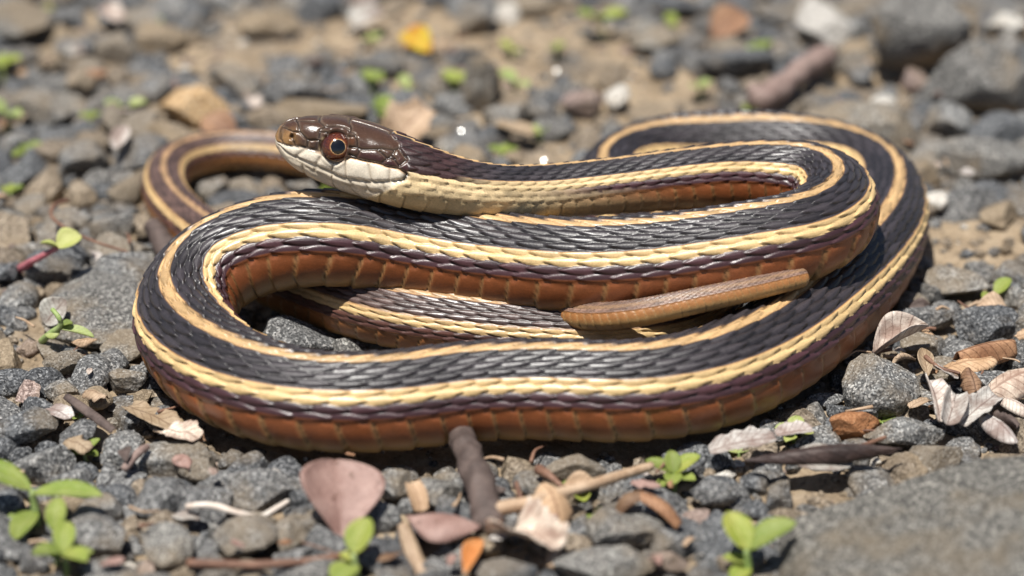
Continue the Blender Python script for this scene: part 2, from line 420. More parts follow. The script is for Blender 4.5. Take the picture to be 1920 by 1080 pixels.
# lattice value noise
def _h3(i,j,k,s):
    h=(i*374761393+j*668265263+k*2147483647+s*1013904223)&0x7fffffff
    h=((h^(h>>13))*1274126177)&0x7fffffff
    h=h^(h>>16)
    return (h&0xffff)/65535.
def vnoise(P,seed=0):
    P=np.asarray(P,float); I=np.floor(P).astype(np.int64); f=P-I; f=f*f*(3-2*f)
    r=0
    for dx in (0,1):
        for dy in (0,1):
            for dz in (0,1):
                w=(f[...,0] if dx else 1-f[...,0])*(f[...,1] if dy else 1-f[...,1])*(f[...,2] if dz else 1-f[...,2])
                r=r+w*_h3(I[...,0]+dx,I[...,1]+dy,I[...,2]+dz,seed)
    return r*2-1
def fbm(P,seed=0,oct=4,gain=.5):
    a=1.;t=0;r=0
    for o in range(oct):
        r=r+a*vnoise(np.asarray(P)*2**o+17.3*o,seed+o); t+=a; a*=gain
    return r/t
def ico(level):
    t=(1+5**.5)/2
    V=[(-1,t,0),(1,t,0),(-1,-t,0),(1,-t,0),(0,-1,t),(0,1,t),(0,-1,-t),(0,1,-t),(t,0,-1),(t,0,1),(-t,0,-1),(-t,0,1)]
    F=[(0,11,5),(0,5,1),(0,1,7),(0,7,10),(0,10,11),(1,5,9),(5,11,4),(11,10,2),(10,7,6),(7,1,8),(3,9,4),(3,4,2),(3,2,6),(3,6,8),(3,8,9),(4,9,5),(2,4,11),(6,2,10),(8,6,7),(9,8,1)]
    V=[np.array(v)/np.linalg.norm(v) for v in V]
    for _ in range(level):
        c={};G=[]
        def mid(a,b):
            k=(min(a,b),max(a,b))
            if k not in c:
                m=V[a]+V[b]; V.append(m/np.linalg.norm(m)); c[k]=len(V)-1
            return c[k]
        for a,b,d in F:
            x,y,z=mid(a,b),mid(b,d),mid(d,a); G+=[(a,x,z),(b,y,x),(d,z,y),(x,y,z)]
        F=G
    return np.array(V),np.array(F)
ICO=[ico(k) for k in range(5)]
def rock_shape(seed,level,planes=13,sharp=36,rough=.05,size=(1,1,1)):
    """angular stone: a rounded intersection of random half spaces with a rough skin"""
    r=np.random.default_rng(seed); D,F=ICO[level]
    n=r.normal(size=(planes,3)); n/=np.linalg.norm(n,axis=1)[:,None]
    d=r.uniform(.70,1.0,planes)
    R=(np.clip(D@n.T/d,0,None)**sharp).sum(1)**(-1/sharp)
    R=np.minimum(R,1.3)
    V=D*R[:,None]
    V/=np.abs(V).max(0)
    V=V*np.array(size)
    sc=max(size)
    fz=fbm(V/sc*2.6+seed%97,seed%991,5,.62)
    V=V*(1+rough*1.6*fz)[:,None]
    return V,F
def tube(C,R,n=10,seed=0,rough=.0):
    """closed tapered tube along points C with radii R"""
    C=np.asarray(C,float); R=np.asarray(R,float)
    T=np.gradient(C,axis=0); T/=np.linalg.norm(T,axis=1)[:,None]
    ref=np.array([0,0,1.]) if abs(T[0,2])<.8 else np.array([1.,0,0])
    X=np.cross(T,ref); X/=np.linalg.norm(X,axis=1)[:,None]; Y=np.cross(T,X)
    a=np.linspace(0,2*math.pi,n,endpoint=False)
    V=C[:,None]+R[:,None,None]*(np.cos(a)[None,:,None]*X[:,None]+np.sin(a)[None,:,None]*Y[:,None])
    if rough:
        V=C[:,None]+(V-C[:,None])*(1+rough*fbm(V*4+seed,seed,3))[...,None]
    V=V.reshape(-1,3); F=[]
    for i in range(len(C)-1):
        for k in range(n):
            a0=i*n+k;a1=i*n+(k+1)%n; F.append((a0,a1,a1+n,a0+n))
    V=np.vstack([V,C[0]-T[0]*R[0]*.35,C[-1]+T[-1]*R[-1]*.35]); e=len(V)
    for k in range(n):
        F.append((e-2,(k+1)%n,k,e-2)); b=(len(C)-1)*n; F.append((e-1,b+k,b+(k+1)%n,e-1))
    Q=[f for f in F if f[0]!=f[3]]; T3=[f[:3] for f in F if f[0]==f[3]]
    tri=[(a,b,c) for a,b,c,d in Q]+[(a,c,d) for a,b,c,d in Q]+T3
    return V,np.array(tri)
def bez(pts,n=24):
    P=np.array(pts,float); s=np.concatenate([[0],np.cumsum(np.linalg.norm(np.diff(P,axis=0),axis=1))]); q=np.linspace(0,s[-1],n)
    D=np.stack([np.interp(q,s,P[:,k]) for k in range(3)],1)
    for _ in range(max(2,n//8)):
        D[1:-1]=(D[:-2]+2*D[1:-1]+D[2:])/4
    return D
# ---------------------------------------------------------------- materials
def nodes(name):
    m=bpy.data.materials.new(name); m.use_nodes=True; nt=m.node_tree; b=nt.nodes['Principled BSDF']
    return m,nt,b
class NB:
    def __init__(s,nt): s.nt=nt
    def n(s,t,**k):
        x=s.nt.nodes.new(t)
        for a,b in k.items(): setattr(x,a,b)
        return x
    def l(s,a,b): s.nt.links.new(a,b)
    def pos(s):           # world position in centimetres
        g=s.n('ShaderNodeNewGeometry'); v=s.n('ShaderNodeVectorMath',operation='SCALE'); v.inputs[3].default_value=1/U
        s.l(g.outputs['Position'],v.inputs[0]); return v.outputs[0],g
    def obj(s):
        g=s.n('ShaderNodeTexCoord'); v=s.n('ShaderNodeVectorMath',operation='SCALE'); v.inputs[3].default_value=1/U
        s.l(g.outputs['Object'],v.inputs[0]); return v.outputs[0]
    def noise(s,vec,scale,detail=4,rough=.55,dist=0):
        x=s.n('ShaderNodeTexNoise'); x.inputs['Scale'].default_value=scale; x.inputs['Detail'].default_value=detail; x.inputs['Roughness'].default_value=rough; x.inputs['Distortion'].default_value=dist
        s.l(vec,x.inputs['Vector']); return x.outputs['Fac']
    def ramp(s,fac,stops,interp='LINEAR'):
        r=s.n('ShaderNodeValToRGB'); r.color_ramp.interpolation=interp
        el=r.color_ramp.elements
        while len(el)>1: el.remove(el[-1])
        el[0].position=stops[0][0]; el[0].color=tuple(stops[0][1])+(1,)
        for p,c in stops[1:]:
            e=el.new(p); e.color=tuple(c)+(1,)
        s.l(fac,r.inputs[0]); return r.outputs[0]
    def mixc(s,a,b,f,blend='MIX'):
        m=s.n('ShaderNodeMix',data_type='RGBA',blend_type=blend)
        for v,i in ((f,0),(a,6),(b,7)):
            if hasattr(v,'links'): s.l(v,m.inputs[i])
            elif i==0: m.inputs[0].default_value=v
            else: m.inputs[i].default_value=tuple(v)+(1,)
        return m.outputs[2]
    def math(s,op,a,b=None,clamp=False):
        m=s.n('ShaderNodeMath',operation=op,use_clamp=clamp)
        for i,v in enumerate((a,b)):
            if v is None: continue
            if hasattr(v,'links'): s.l(v,m.inputs[i])
            else: m.inputs[i].default_value=v
        return m.outputs[0]
    def bump(s,h,dist,strength,b,chain=None):
        x=s.n('ShaderNodeBump'); x.inputs['Strength'].default_value=strength; x.inputs['Distance'].default_value=dist*U
        s.l(h,x.inputs['Height'])
        if chain is not None: s.l(chain,x.inputs['Normal'])
        if b is not None: s.l(x.outputs[0],b.inputs['Normal'])
        return x.outputs[0]
def stone_mat(name,dark,mid,light,dust=(.29,.222,.145),dust_amt=.5,grain=30,rough=.75,tint=.25):
    m,nt,b=nodes(name); k=NB(nt); p,g=k.pos()
    oi=k.n('ShaderNodeObjectInfo')
    big=k.noise(p,1.1,4,.6); fine=k.noise(p,grain,3,.75); mid_n=k.noise(p,grain*.35,4,.7)
    v=k.n('ShaderNodeTexVoronoi'); v.inputs['Scale'].default_value=grain*1.3; k.l(p,v.inputs['Vector'])
    sep=k.n('ShaderNodeSeparateColor'); k.l(v.outputs['Color'],sep.inputs[0])
    f=k.math('ADD',k.math('MULTIPLY',fine,.40),k.math('ADD',k.math('MULTIPLY',mid_n,.27),k.math('MULTIPLY',sep.outputs[0],.33)))
    c=k.ramp(f,[(.30,dark),(.45,tuple(x*.62 for x in mid)),(.58,tuple(x*1.15 for x in mid)),(.72,light)])
    # pale mineral flecks
    fl=k.ramp(sep.outputs[1],[(.93,(0,0,0)),(.97,(1,1,1))]); c=k.mixc(c,tuple(min(1,x*1.9) for x in light),k.math('MULTIPLY',fl,.35))
    # whole stone lighter or darker
    tn=k.ramp(oi.outputs['Random'],[(0,(1-tint,1-tint,1-tint*.9)),(1,(1+tint,1+tint,1+tint))]); c=k.mixc(c,tn,1.0,'MULTIPLY')
    # soil dust lying in patches
    nz=k.n('ShaderNodeSeparateXYZ'); k.l(g.outputs['Normal'],nz.inputs[0])
    dn=k.math('ADD',k.noise(p,.75,3,.6),k.math('MULTIPLY',fine,.22))
    df=k.math('ADD',dn,k.math('MULTIPLY',k.math('SUBTRACT',oi.outputs['Random'],.5),.22))
    dm=k.ramp(df,[(.62-.10*dust_amt,(0,0,0)),(.74-.06*dust_amt,(1,1,1))])
    dcol=k.mixc(dust,tuple(x*.6 for x in dust),mid_n)
    c=k.mixc(c,dcol,k.math('MULTIPLY',dm,.30+.6*dust_amt))
    k.l(c,b.inputs['Base Color']); b.inputs['Roughness'].default_value=rough; b.inputs['Specular IOR Level'].default_value=.35
    b1=k.bump(fine,.022,.9,None); k.bump(mid_n,.06,.9,b,b1)
    return m
M={}
M['stone_grey']=stone_mat('grey_stone',(.036,.036,.036),(.175,.174,.168),(.56,.54,.50),dust_amt=.6)
M['stone_slab']=stone_mat('slab_stone',(.042,.041,.039),(.190,.182,.166),(.56,.53,.47),dust_amt=.75)
M['stone_corner']=stone_mat('corner_slab',(.020,.019,.018),(.130,.123,.110),(.46,.43,.37),dust=(.21,.165,.11),dust_amt=.6,tint=.05)
M['stone_dark']=stone_mat('dark_stone',(.020,.021,.023),(.105,.109,.113),(.36,.36,.35),dust_amt=.3,rough=.62)
M['stone_tan']=stone_mat('tan_stone',(.10,.076,.050),(.26,.205,.145),(.46,.39,.30),dust=(.33,.25,.16),dust_amt=.6)
M['stone_ochre']=stone_mat('ochre_stone',(.22,.12,.05),(.55,.36,.18),(.78,.64,.45),dust=(.45,.27,.11),dust_amt=.5)
M['stone_white']=stone_mat('white_stone',(.34,.30,.25),(.62,.58,.51),(.82,.80,.74),dust=(.5,.4,.28),dust_amt=.2)
M['stone_pink']=stone_mat('pink_stone',(.13,.085,.07),(.30,.22,.19),(.50,.41,.37),dust_amt=.4)
M['stone_rust']=stone_mat('rust_stone',(.06,.025,.015),(.26,.11,.05),(.52,.32,.18),dust=(.45,.20,.08),dust_amt=.6)
def soil_mat():
    m,nt,b=nodes('soil'); k=NB(nt); p,g=k.pos()
    big=k.noise(p,.35,4,.6); med=k.noise(p,2.2,5,.65); fine=k.noise(p,16,4,.75)
    f=k.math('ADD',k.math('MULTIPLY',med,.55),k.math('MULTIPLY',fine,.45))
    c=k.ramp(f,[(.30,(.080,.060,.042)),(.47,(.265,.200,.132)),(.60,(.375,.295,.205)),(.75,(.50,.41,.30))])
    c2=k.ramp(f,[(.3,(.035,.033,.032)),(.5,(.115,.105,.095)),(.7,(.24,.22,.20))])
    sel=k.ramp(big,[(.50,(0,0,0)),(.62,(1,1,1))]); c=k.mixc(c,c2,k.math('MULTIPLY',sel,.7))
    k.l(c,b.inputs['Base Color']); b.inputs['Roughness'].default_value=.95; b.inputs['Specular IOR Level'].default_value=.15
    b1=k.bump(fine,.03,.9,None); k.bump(med,.08,.7,b,b1)
    return m
M['soil']=soil_mat()
def leaf_mat(name,c0,c1,vein,rough=.6,trans=0.,spec=.4,fleck=None,veins=False):
    m,nt,b=nodes(name); k=NB(nt); p,g=k.pos()
    med=k.noise(p,3.2,4,.6); fine=k.noise(p,26,4,.7)
    c=k.mixc(c0,c1,k.ramp(med,[(.38,(0,0,0)),(.62,(1,1,1))]))
    c=k.mixc(c,vein,k.math('MULTIPLY',k.ramp(fine,[(.52,(0,0,0)),(.68,(1,1,1))]),.55))
    if veins:
        at_=k.n('ShaderNodeAttribute'); at_.attribute_name='skin'; sp=k.n('ShaderNodeSeparateColor'); k.l(at_.outputs['Color'],sp.inputs[0])
        aw=k.math('MULTIPLY',k.math('ABSOLUTE',k.math('SUBTRACT',sp.outputs[1],.5)),2.)
        mid_=k.ramp(aw,[(.03,(1,1,1)),(.09,(0,0,0))])
        fr=k.math('FRACT',k.math('ADD',k.math('SUBTRACT',k.math('MULTIPLY',sp.outputs[0],7.),k.math('MULTIPLY',aw,1.6)),k.math('MULTIPLY',med,.5)))
        sv=k.ramp(k.math('ABSOLUTE',k.math('SUBTRACT',fr,.5)),[(.03,(.6,.6,.6)),(.10,(0,0,0))])
        vm=k.math('MAXIMUM',mid_,sv); c=k.mixc(c,vein,k.math('MULTIPLY',vm,.75))
        oi=k.n('ShaderNodeObjectInfo'); c=k.mixc(c,k.ramp(oi.outputs['Random'],[(0,(.72,.74,.70)),(.5,(1,1,1)),(1,(1.25,1.12,.95))]),1.0,'MULTIPLY')
    if fleck: c=k.mixc(c,fleck,k.math('MULTIPLY',k.ramp(k.noise(p,7,3,.6),[(.60,(0,0,0)),(.66,(1,1,1))]),.8))
    k.l(c,b.inputs['Base Color']); b.inputs['Roughness'].default_value=rough; b.inputs['Specular IOR Level'].default_value=spec
    if trans:
        b.inputs['Subsurface Weight'].default_value=0
        t=k.n('ShaderNodeBsdfTranslucent'); k.l(c,t.inputs[0]); mx=k.n('ShaderNodeMixShader'); mx.inputs[0].default_value=trans
        k.l(b.outputs[0],mx.inputs[1]); k.l(t.outputs[0],mx.inputs[2]); k.l(mx.outputs[0],nt.nodes['Material Output'].inputs[0])
    b1=k.bump(fine,.015,.7,None); b2=k.bump(med,.05,.5,b,b1)
    if veins: k.bump(vm,.02,.6,b,b2)
    return m
M['leaf_white']=leaf_mat('bleached_leaf',(.27,.205,.18),(.60,.565,.53),(.20,.13,.11),.75,veins=True)
M['leaf_mauve']=leaf_mat('mauve_leaf',(.24,.14,.115),(.34,.22,.185),(.15,.08,.065),.5,fleck=(.15,.08,.06))
M['leaf_brown']=leaf_mat('brown_leaf',(.20,.105,.06),(.34,.205,.125),(.10,.05,.03),.6,veins=True)
M['leaf_tan']=leaf_mat('tan_leaf',(.36,.25,.16),(.50,.37,.26),(.22,.13,.08),.65,veins=True)
M['leaf_dark']=leaf_mat('dark_leaf',(.030,.019,.017),(.065,.042,.037),(.016,.010,.010),.5,veins=True)
M['leaf_orange']=leaf_mat('orange_leaf',(.50,.20,.06),(.60,.30,.12),(.30,.10,.03),.6,veins=True)
M['leaf_yellow']=leaf_mat('yellow_leaf',(.70,.56,.06),(.62,.20,.03),(.5,.05,.02),.5,trans=.2,veins=True)
M['bark']=leaf_mat('bark',(.060,.042,.036),(.13,.095,.082),(.040,.026,.022),.7)
M['bark_pink']=leaf_mat('pinkish_bark',(.20,.135,.115),(.30,.22,.19),(.10,.06,.05),.7)
M['twig_tan']=leaf_mat('tan_twig',(.36,.24,.15),(.52,.38,.26),(.20,.11,.06),.65)
M['twig_brown']=leaf_mat('brown_twig',(.14,.070,.045),(.24,.13,.085),(.06,.03,.02),.6)
M['green']=leaf_mat('seedling_green',(.25,.34,.055),(.36,.42,.10),(.46,.50,.20),.45,trans=.35,veins=True)
M['green_pale']=leaf_mat('pale_seedling_green',(.36,.44,.13),(.46,.52,.22),(.52,.56,.30),.45,trans=.3,veins=True)
M['stem_green']=leaf_mat('seedling_stem',(.30,.42,.12),(.40,.48,.20),(.45,.5,.28),.5,trans=.2)
M['stem_pink']=leaf_mat('pink_stem',(.42,.10,.13),(.55,.20,.22),(.62,.35,.33),.45,trans=.15)
M['root_white']=leaf_mat('white_root',(.60,.50,.42),(.75,.68,.60),(.42,.28,.18),.6)
# ---------------------------------------------------------------- ground sheet
def axis(lo,hi,step,far):
    a=list(np.arange(lo,hi+1e-6,step)); s=step; x=hi
    while x<far: s*=1.35; x+=s; a.append(x)
    s=step; x=lo
    while x>-far: s*=1.35; x-=s; a.insert(0,x)
    return np.array(a)
def ground_z(x,y):
    p=np.stack([x,y,np.zeros_like(x)],-1)
    return -.17+.10*fbm(p*.55,3,3)+.07*fbm(p*2.3,9,3)+.04*fbm(p*7,21,3)
_gx=axis(-10,10,.06,500); _gy=axis(-8,14,.06,500)
_X,_Y=np.meshgrid(_gx,_gy,indexing='ij'); _Z=ground_z(_X,_Y)
_a,_b=_X.shape; _I=np.arange(_a*_b).reshape(_a,_b)
_F=np.stack([_I[:-1,:-1],_I[1:,:-1],_I[1:,1:],_I[:-1,1:]],-1).reshape(-1,4)
ground=link('ground',mesh_from('ground',np.stack([_X,_Y,_Z],-1).reshape(-1,3),_F,M['soil']))
tag(ground,'bare tan and grey soil between the stones',None,None,'structure')
# ---------------------------------------------------------------- the snake
def snake_skin():
    m,nt,b=nodes('snake_skin'); k=NB(nt); p,g=k.pos()
    a=k.n('ShaderNodeAttribute'); a.attribute_name='skin'
    n1=k.noise(p,5,3,.6); n2=k.noise(p,45,3,.7)
    t=k.ramp(n1,[(.3,(.84,.84,.84)),(.7,(1.14,1.12,1.10))]); c=k.mixc(a.outputs['Color'],t,1.0,'MULTIPLY')
    t2=k.ramp(n2,[(.35,(.86,.86,.86)),(.65,(1.10,1.10,1.10))]); c=k.mixc(c,t2,1.0,'MULTIPLY')
    k.l(c,b.inputs['Base Color'])
    r=k.ramp(n2,[(.3,(.34,.34,.34)),(.7,(.52,.52,.52))]); k.l(k.math('MULTIPLY',r,a.outputs['Alpha']),b.inputs['Roughness'])
    b.inputs['Specular IOR Level'].default_value=.55
    b.inputs['Coat Weight'].default_value=.12; b.inputs['Coat Roughness'].default_value=.2
    k.bump(n2,.006,.5,b)
    return m
M['skin']=snake_skin()
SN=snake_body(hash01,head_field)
SV=SN['V']; _n,_m=SV.shape[:2]
SNAKE_P,SNAKE_R=SN['P'],SN['r']
_V=SV.reshape(-1,3); _i=np.arange(_n-1)[:,None]; _k=np.arange(_m)[None,:]; _k1=(_k+1)%_m
_F=np.stack([_i*_m+_k,_i*_m+_k1,(_i+1)*_m+_k1,(_i+1)*_m+_k],-1).reshape(-1,4)
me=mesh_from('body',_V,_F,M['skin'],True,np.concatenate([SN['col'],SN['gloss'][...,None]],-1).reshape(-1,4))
snake=empty('ribbon_snake',SNAKE_P[2000]*np.array([1,1,0]))
tag(snake,'slender dark snake with yellow stripes coiled on the gravel, head raised over its coils','snake')
body=link('body',me,snake,-np.array(SNAKE_P[2000])*np.array([1,1,0]))
body['label']='scaly black and rust-brown snake body with three pale yellow stripes'
def eye_mat():
    m,nt,b=nodes('snake_eye'); k=NB(nt); p=k.obj()
    sp=k.n('ShaderNodeSeparateXYZ'); k.l(p,sp.inputs[0])
    cb=k.n('ShaderNodeCombineXYZ'); k.l(sp.outputs[0],cb.inputs[0]); k.l(sp.outputs[1],cb.inputs[1])
    ln=k.n('ShaderNodeVectorMath',operation='LENGTH'); k.l(cb.outputs[0],ln.inputs[0])
    rho=k.math('DIVIDE',ln.outputs['Value'],EYE_R)
    rho=k.math('ADD',rho,k.math('MULTIPLY',k.math('SUBTRACT',k.noise(p,30,3,.6),.5),.05))
    c=k.ramp(rho,[(0,(.004,.004,.006)),(.41,(.004,.004,.006)),(.425,(.60,.42,.22)),(.455,(.36,.15,.045)),(.50,(.12,.030,.011)),(.78,(.070,.017,.008)),(.93,(.028,.010,.007)),(1,(.008,.005,.005))])
    st=k.noise(p,30,4,.75); c=k.mixc(c,k.ramp(st,[(.35,(.35,.3,.3)),(.55,(1,1,1)),(.72,(2.4,1.9,1.5))]),.9,'MULTIPLY')
    k.l(c,b.inputs['Base Color']); b.inputs['Roughness'].default_value=.12; b.inputs['Coat Weight'].default_value=1; b.inputs['Coat Roughness'].default_value=.03
    return m
M['eye']=eye_mat()
_D,_Fe=ICO[4]
em=mesh_from('eye',_D*EYE_R,_Fe,M['eye'],True)
from mathutils import Vector
for sgn in (1,-1):
    i=int(np.argmin(abs(SN['q']-EYE[0]))); kk=int(np.argmin(abs(SN['th']-sgn*EYE[1])))
    bp=SN['base'][i,kk]; nn=SN['nrm'][i,kk]
    nn=nn-.30*sgn*0*SN['Dd'][i]; nn=nn/np.linalg.norm(nn)
    e=link('eye',em,snake); cpos=bp-nn*.115-SNAKE_P[2000]*np.array([1,1,0])
    e.location=[float(x)*U for x in cpos]
    e.rotation_mode='QUATERNION'; e.rotation_quaternion=Vector([float(x) for x in nn]).to_track_quat('Z','Y')
    e['label']='round glossy eye with black pupil and red-brown iris'
# ---------------------------------------------------------------- stones one can tell apart
FOOT=[]           # (x, y, radius) of what already lies on the ground
def px_per_cm(P): return KPX/proj(P)[2]
def snake_gap(P,rad):
    d=np.linalg.norm(SNAKE_P[::6]-np.asarray(P),axis=1)-SNAKE_R[::6]
    return d.min()-rad
def stone(u0,v0,u1,v1,mat,hf,seed,label,name='stone',cat='stone',level=4,rot=0.,tilt=(0,0),sink=.5,rough=.065,planes=9,group=None,lift=0.):
    uc=(u0+u1)/2; near=at(uc,v1,lift); k=px_per_cm(near)
    W=(u1-u0)/k; H=hf*W
    dep=((v1-v0)/k-H*.80)/math.sin(ELEV)
    dep=min(max(dep,.45*W),1.7*W)
    c=near+np.array([0,dep/2,0])
    hz=H*(.5+.5*sink)
    V,F=rock_shape(seed,level,planes,60,rough,(W/2,dep/2,hz))
    ca,sa=math.cos(rot),math.sin(rot)
    V=V@np.array([[ca,sa,0],[-sa,ca,0],[0,0,1]])
    if tilt!=(0,0):
        a,b=tilt; V=V@np.array([[1,0,0],[0,math.cos(a),math.sin(a)],[0,-math.sin(a),math.cos(a)]])@np.array([[math.cos(b),0,math.sin(b)],[0,1,0],[-math.sin(b),0,math.cos(b)]])
    # press flat where a coil of the snake lies against it
    z0=lift+H-hz
    o=link(name,mesh_from(name,V,F,M[mat],sharp=27),None,(c[0],c[1],z0))
    tag(o,label,cat,group)
    FOOT.append((c[0],c[1],max(W,dep)/2*.80))
    return o
G='stone_grey'; D_='stone_dark'; T_='stone_tan'; S_='stone_slab'; W_='stone_white'; P_='stone_pink'
STONES=[
 # beside the coils
 (50,478,272,668,S_,.16,101,'large flat grey stone dusted with tan soil touching the coil, beside two seedlings'),
 (-40,362,62,478,T_,.32,102,'tan-topped rounded stone at the end of the thin curved twig'),
 (164,396,262,450,G,.42,103,'dark grey wedge-shaped stone under the thin brown twig'),
 (164,440,300,556,G,.40,104,'blocky grey stone with rough face between the flat slab and the bark stub'),
 (236,388,292,446,T_,.35,162,'small tan faceted stone against the dark wedge-shaped stone'),
 (56,392,138,468,G,.42,105,'grey stone behind the pink-stemmed seedling'),
 (105,448,172,498,D_,.38,106,'small dark stone under the leaves of the pink-stemmed seedling'),
 (-14,476,36,532,D_,.45,107,'small dark round stone at the foot of the pink stem'),
 (14,450,112,486,G,.20,163,'thin dark grey sliver behind the pink stem'),
 (72,642,162,704,G,.45,108,'rounded grey stone below the broken pale seedling'),
 (176,596,272,682,S_,.18,109,'dusty grey plate of rock lying against the coil'),
 (184,676,276,738,G,.40,110,'grey stone with flat top beside the outer bend of the coil'),
 (161,584,201,613,D_,.55,111,'tiny black pebble sitting on the large dusty slab'),
 (20,706,72,760,'stone_pink',.55,112,'round brown-mauve pebble among grey gravel'),
 (78,700,150,752,G,.35,113,'flat grey stone below the rounded grey stone'),
 (150,716,210,770,T_,.40,114,'crumbly tan stone by the outer bend of the coil'),
 (-30,752,106,836,D_,.34,115,'large dark flat stone with black shadow under its edge'),
 (104,778,184,850,G,.45,116,'grey stone with the little green sprout leaning over it'),
 (180,800,264,886,G,.42,117,'speckled grey stone beside the bleached leaf flake'),
 (262,752,330,806,G,.5,118,'grey pebble tucked under the front bend of the coil'),
 (246,726,284,758,T_,.5,119,'small tan pebble next to the front bend of the coil'),
 (450,590,636,684,G,.42,120,'dark speckled stone lying inside the front loop of the snake'),
 (602,622,692,684,S_,.50,121,'lighter grey speckled stone inside the loop, beside the dark one'),
 (690,652,738,680,S_,.45,164,'tip of a pale stone showing between two strands of the snake'),
 (1406,560,1466,622,G,.5,122,'small grey stone seen between the tail tip and the outer coil'),
 (1584,648,1732,776,G,.52,123,'big angular grey stone with speckled face against the outer coil'),
 (1622,772,1780,840,G,.24,124,'long flat blue-grey stone lying behind the big slab'),
 (1554,766,1652,822,'stone_rust',.42,125,'crumbly rust-orange lump between the coil and the flat stone'),
 (1672,560,1802,626,G,.30,126,'grey ridge-shaped stone beside the outer coil'),
 (1780,556,1925,640,D_,.34,127,'long dark stone with deep shadow beneath'),
 (1732,486,1866,560,G,.28,128,'low grey stone beside the lone two-leaved sprout'),
 (1690,610,1780,672,G,.42,129,'grey stone behind the rolled white leaf'),
 (1806,690,1914,748,G,.30,130,'grey stone with a sparkling fleck among bleached leaves'),
 (1732,348,1790,394,W_,.35,131,'pale flat pebble on the bare soil beside the coil'),
 # big slab and front
 (1360,806,2460,1330,'stone_corner',.10,132,'large speckled grey-brown rock slab in the corner below the dark curled leaf'),
 (410,866,566,956,G,.30,133,'flat grey stone beside the spoon-shaped leaf'),
 (236,886,352,976,G,.38,134,'grey stone above the white root'),
 (330,846,404,900,G,.45,135,'dark grey stone under the front bend of the coil'),
 (96,952,256,1050,G,.30,136,'broad grey stone at the foot of the green sprouts'),
 (240,976,360,1072,S_,.30,137,'dusty grey boulder-like stone below the white root'),
 (390,960,520,1050,G,.34,138,'grey stone just below the white root'),
 (700,868,772,950,G,.5,139,'grey stone between the spoon-shaped leaf and the thick stick'),
 (770,880,868,960,S_,.42,140,'speckled pale grey stone behind the thick stick'),
 (960,876,1030,930,G,.40,141,'small grey stone behind the thin pale twig'),
 (1018,848,1148,902,G,.32,142,'glittering dark grey stone in the shadow of the front strand'),
 (1100,930,1250,1040,S_,.26,143,'grey stone inside the curled dry leaf ring'),
 (1040,1010,1240,1100,S_,.22,144,'broad grey stone below the crumpled white leaf'),
 (1280,896,1390,946,G,.30,145,'rounded grey stone beside the leafy seedling'),
 (1210,1030,1292,1072,P_,.36,146,'small pinkish pebble on the grey stone'),
 (500,1030,640,1110,S_,.25,147,'dusty stone below the spoon-shaped leaf'),
 (560,940,640,1000,G,.4,165,'grey stone under the tip of the spoon-shaped leaf'),
 (880,1030,1010,1100,D_,.35,166,'dark stone below the crumpled white leaf'),
 (1690,850,1700,856,G,.3,167,''),
 # behind the snake
 (-60,-30,100,84,S_,.40,150,'big blurred grey rock beside the white flecks'),
 (290,146,436,232,'stone_ochre',.42,151,'yellow-tan stone behind the tail loop'),
 (18,142,132,228,G,.42,152,'blurred grey stone between two sprouts'),
 (104,246,208,330,G,.42,153,'blurred grey stone with the sprout on its side'),
 (206,236,320,328,G,.45,154,'blurred rounded grey stone just behind the tail loop'),
 (478,132,614,204,G,.32,155,'blurred grey stone behind the snout'),
 (498,170,690,240,T_,.20,156,'blurred pale tan slab behind the head'),
 (868,96,946,204,S_,1.25,157,'tall upright grey stone behind the neck'),
 (1050,162,1140,212,P_,.36,158,'low pinkish stone beside the white chip'),
 (1134,146,1184,202,W_,.55,159,'bright white chip standing on the soil'),
 (985,172,1056,224,D_,.35,160,'small dark stone beside the upright grey stone'),
 (1602,-60,1830,100,S_,.50,170,'big grey rock with deep black shadow under it'),
 (1716,60,2010,210,S_,.38,171,'broad grey-brown rock below the big shadowed rock'),
 (1498,-30,1604,92,W_,.60,172,'chunky white rock leaning on the big grey rock'),
 (1474,170,1742,304,S_,.30,173,'wide grey mound of rock behind the outer coil'),
 (1724,172,1832,258,G,.40,174,'blue-grey stone stacked beside the wide grey mound'),
 (1736,236,1960,326,S_,.22,175,'layered grey-tan slab with a shadowed edge'),
 (1310,80,1460,140,D_,.28,176,'long dark slab behind the blurred stick'),
 (1590,80,1650,160,G,.55,177,'upright blurred grey stone under the white rock'),
 (1690,112,1746,176,P_,.5,178,'pale pink pebble in front of the shadowed gap'),
 (1634,170,1686,206,W_,.4,179,'small cream pebble on the wide grey mound'),
 (1860,10,1940,66,W_,.4,180,'cream pebble behind the broad grey-brown rock'),
 (60,84,112,130,T_,.5,181,'rounded tan pebble below the big blurred grey rock'),
 (96,46,170,110,G,.4,182,'blurred dark stone beside the big blurred grey rock'),
 (120,116,180,170,T_,.4,183,'blurred tan-grey stone behind the leaning pale petal'),
 (200,-10,310,60,G,.3,184,'wide blurred blue-grey stone by the far sprout'),
 (1180,30,1290,100,S_,.28,185,'blurred flat grey stone near the bright far sprout'),
 (640,90,760,140,S_,.22,186,'blurred low grey stone near the yellow leaf'),
 (190,150,285,215,G,.35,187,'blurred grey stone under the bright two-leaved sprout'),
 (440,10,560,60,T_,.22,188,'flat blurred tan stone on the far soil'),
 (1220,-20,1330,30,D_,.3,189,'far dark stone beside the rust-brown leaf'),
 (300,330,352,374,T_,.4,190,'small tan pebble inside the tail loop'),
 (535,336,600,372,S_,.45,191,'pale grey pebble under the snout'),
 (380,372,450,420,T_,.35,192,'tan pebble inside the tail loop by the little twig'),
]
for e in STONES:
    if not e[7]: continue
    lv=4 if (e[2]-e[0])>60 else 3
    stone(*e[:8],level=lv,lift=.45 if e[6]==170 else 0.,rough=.075 if e[4]=='stone_rust' else .065)
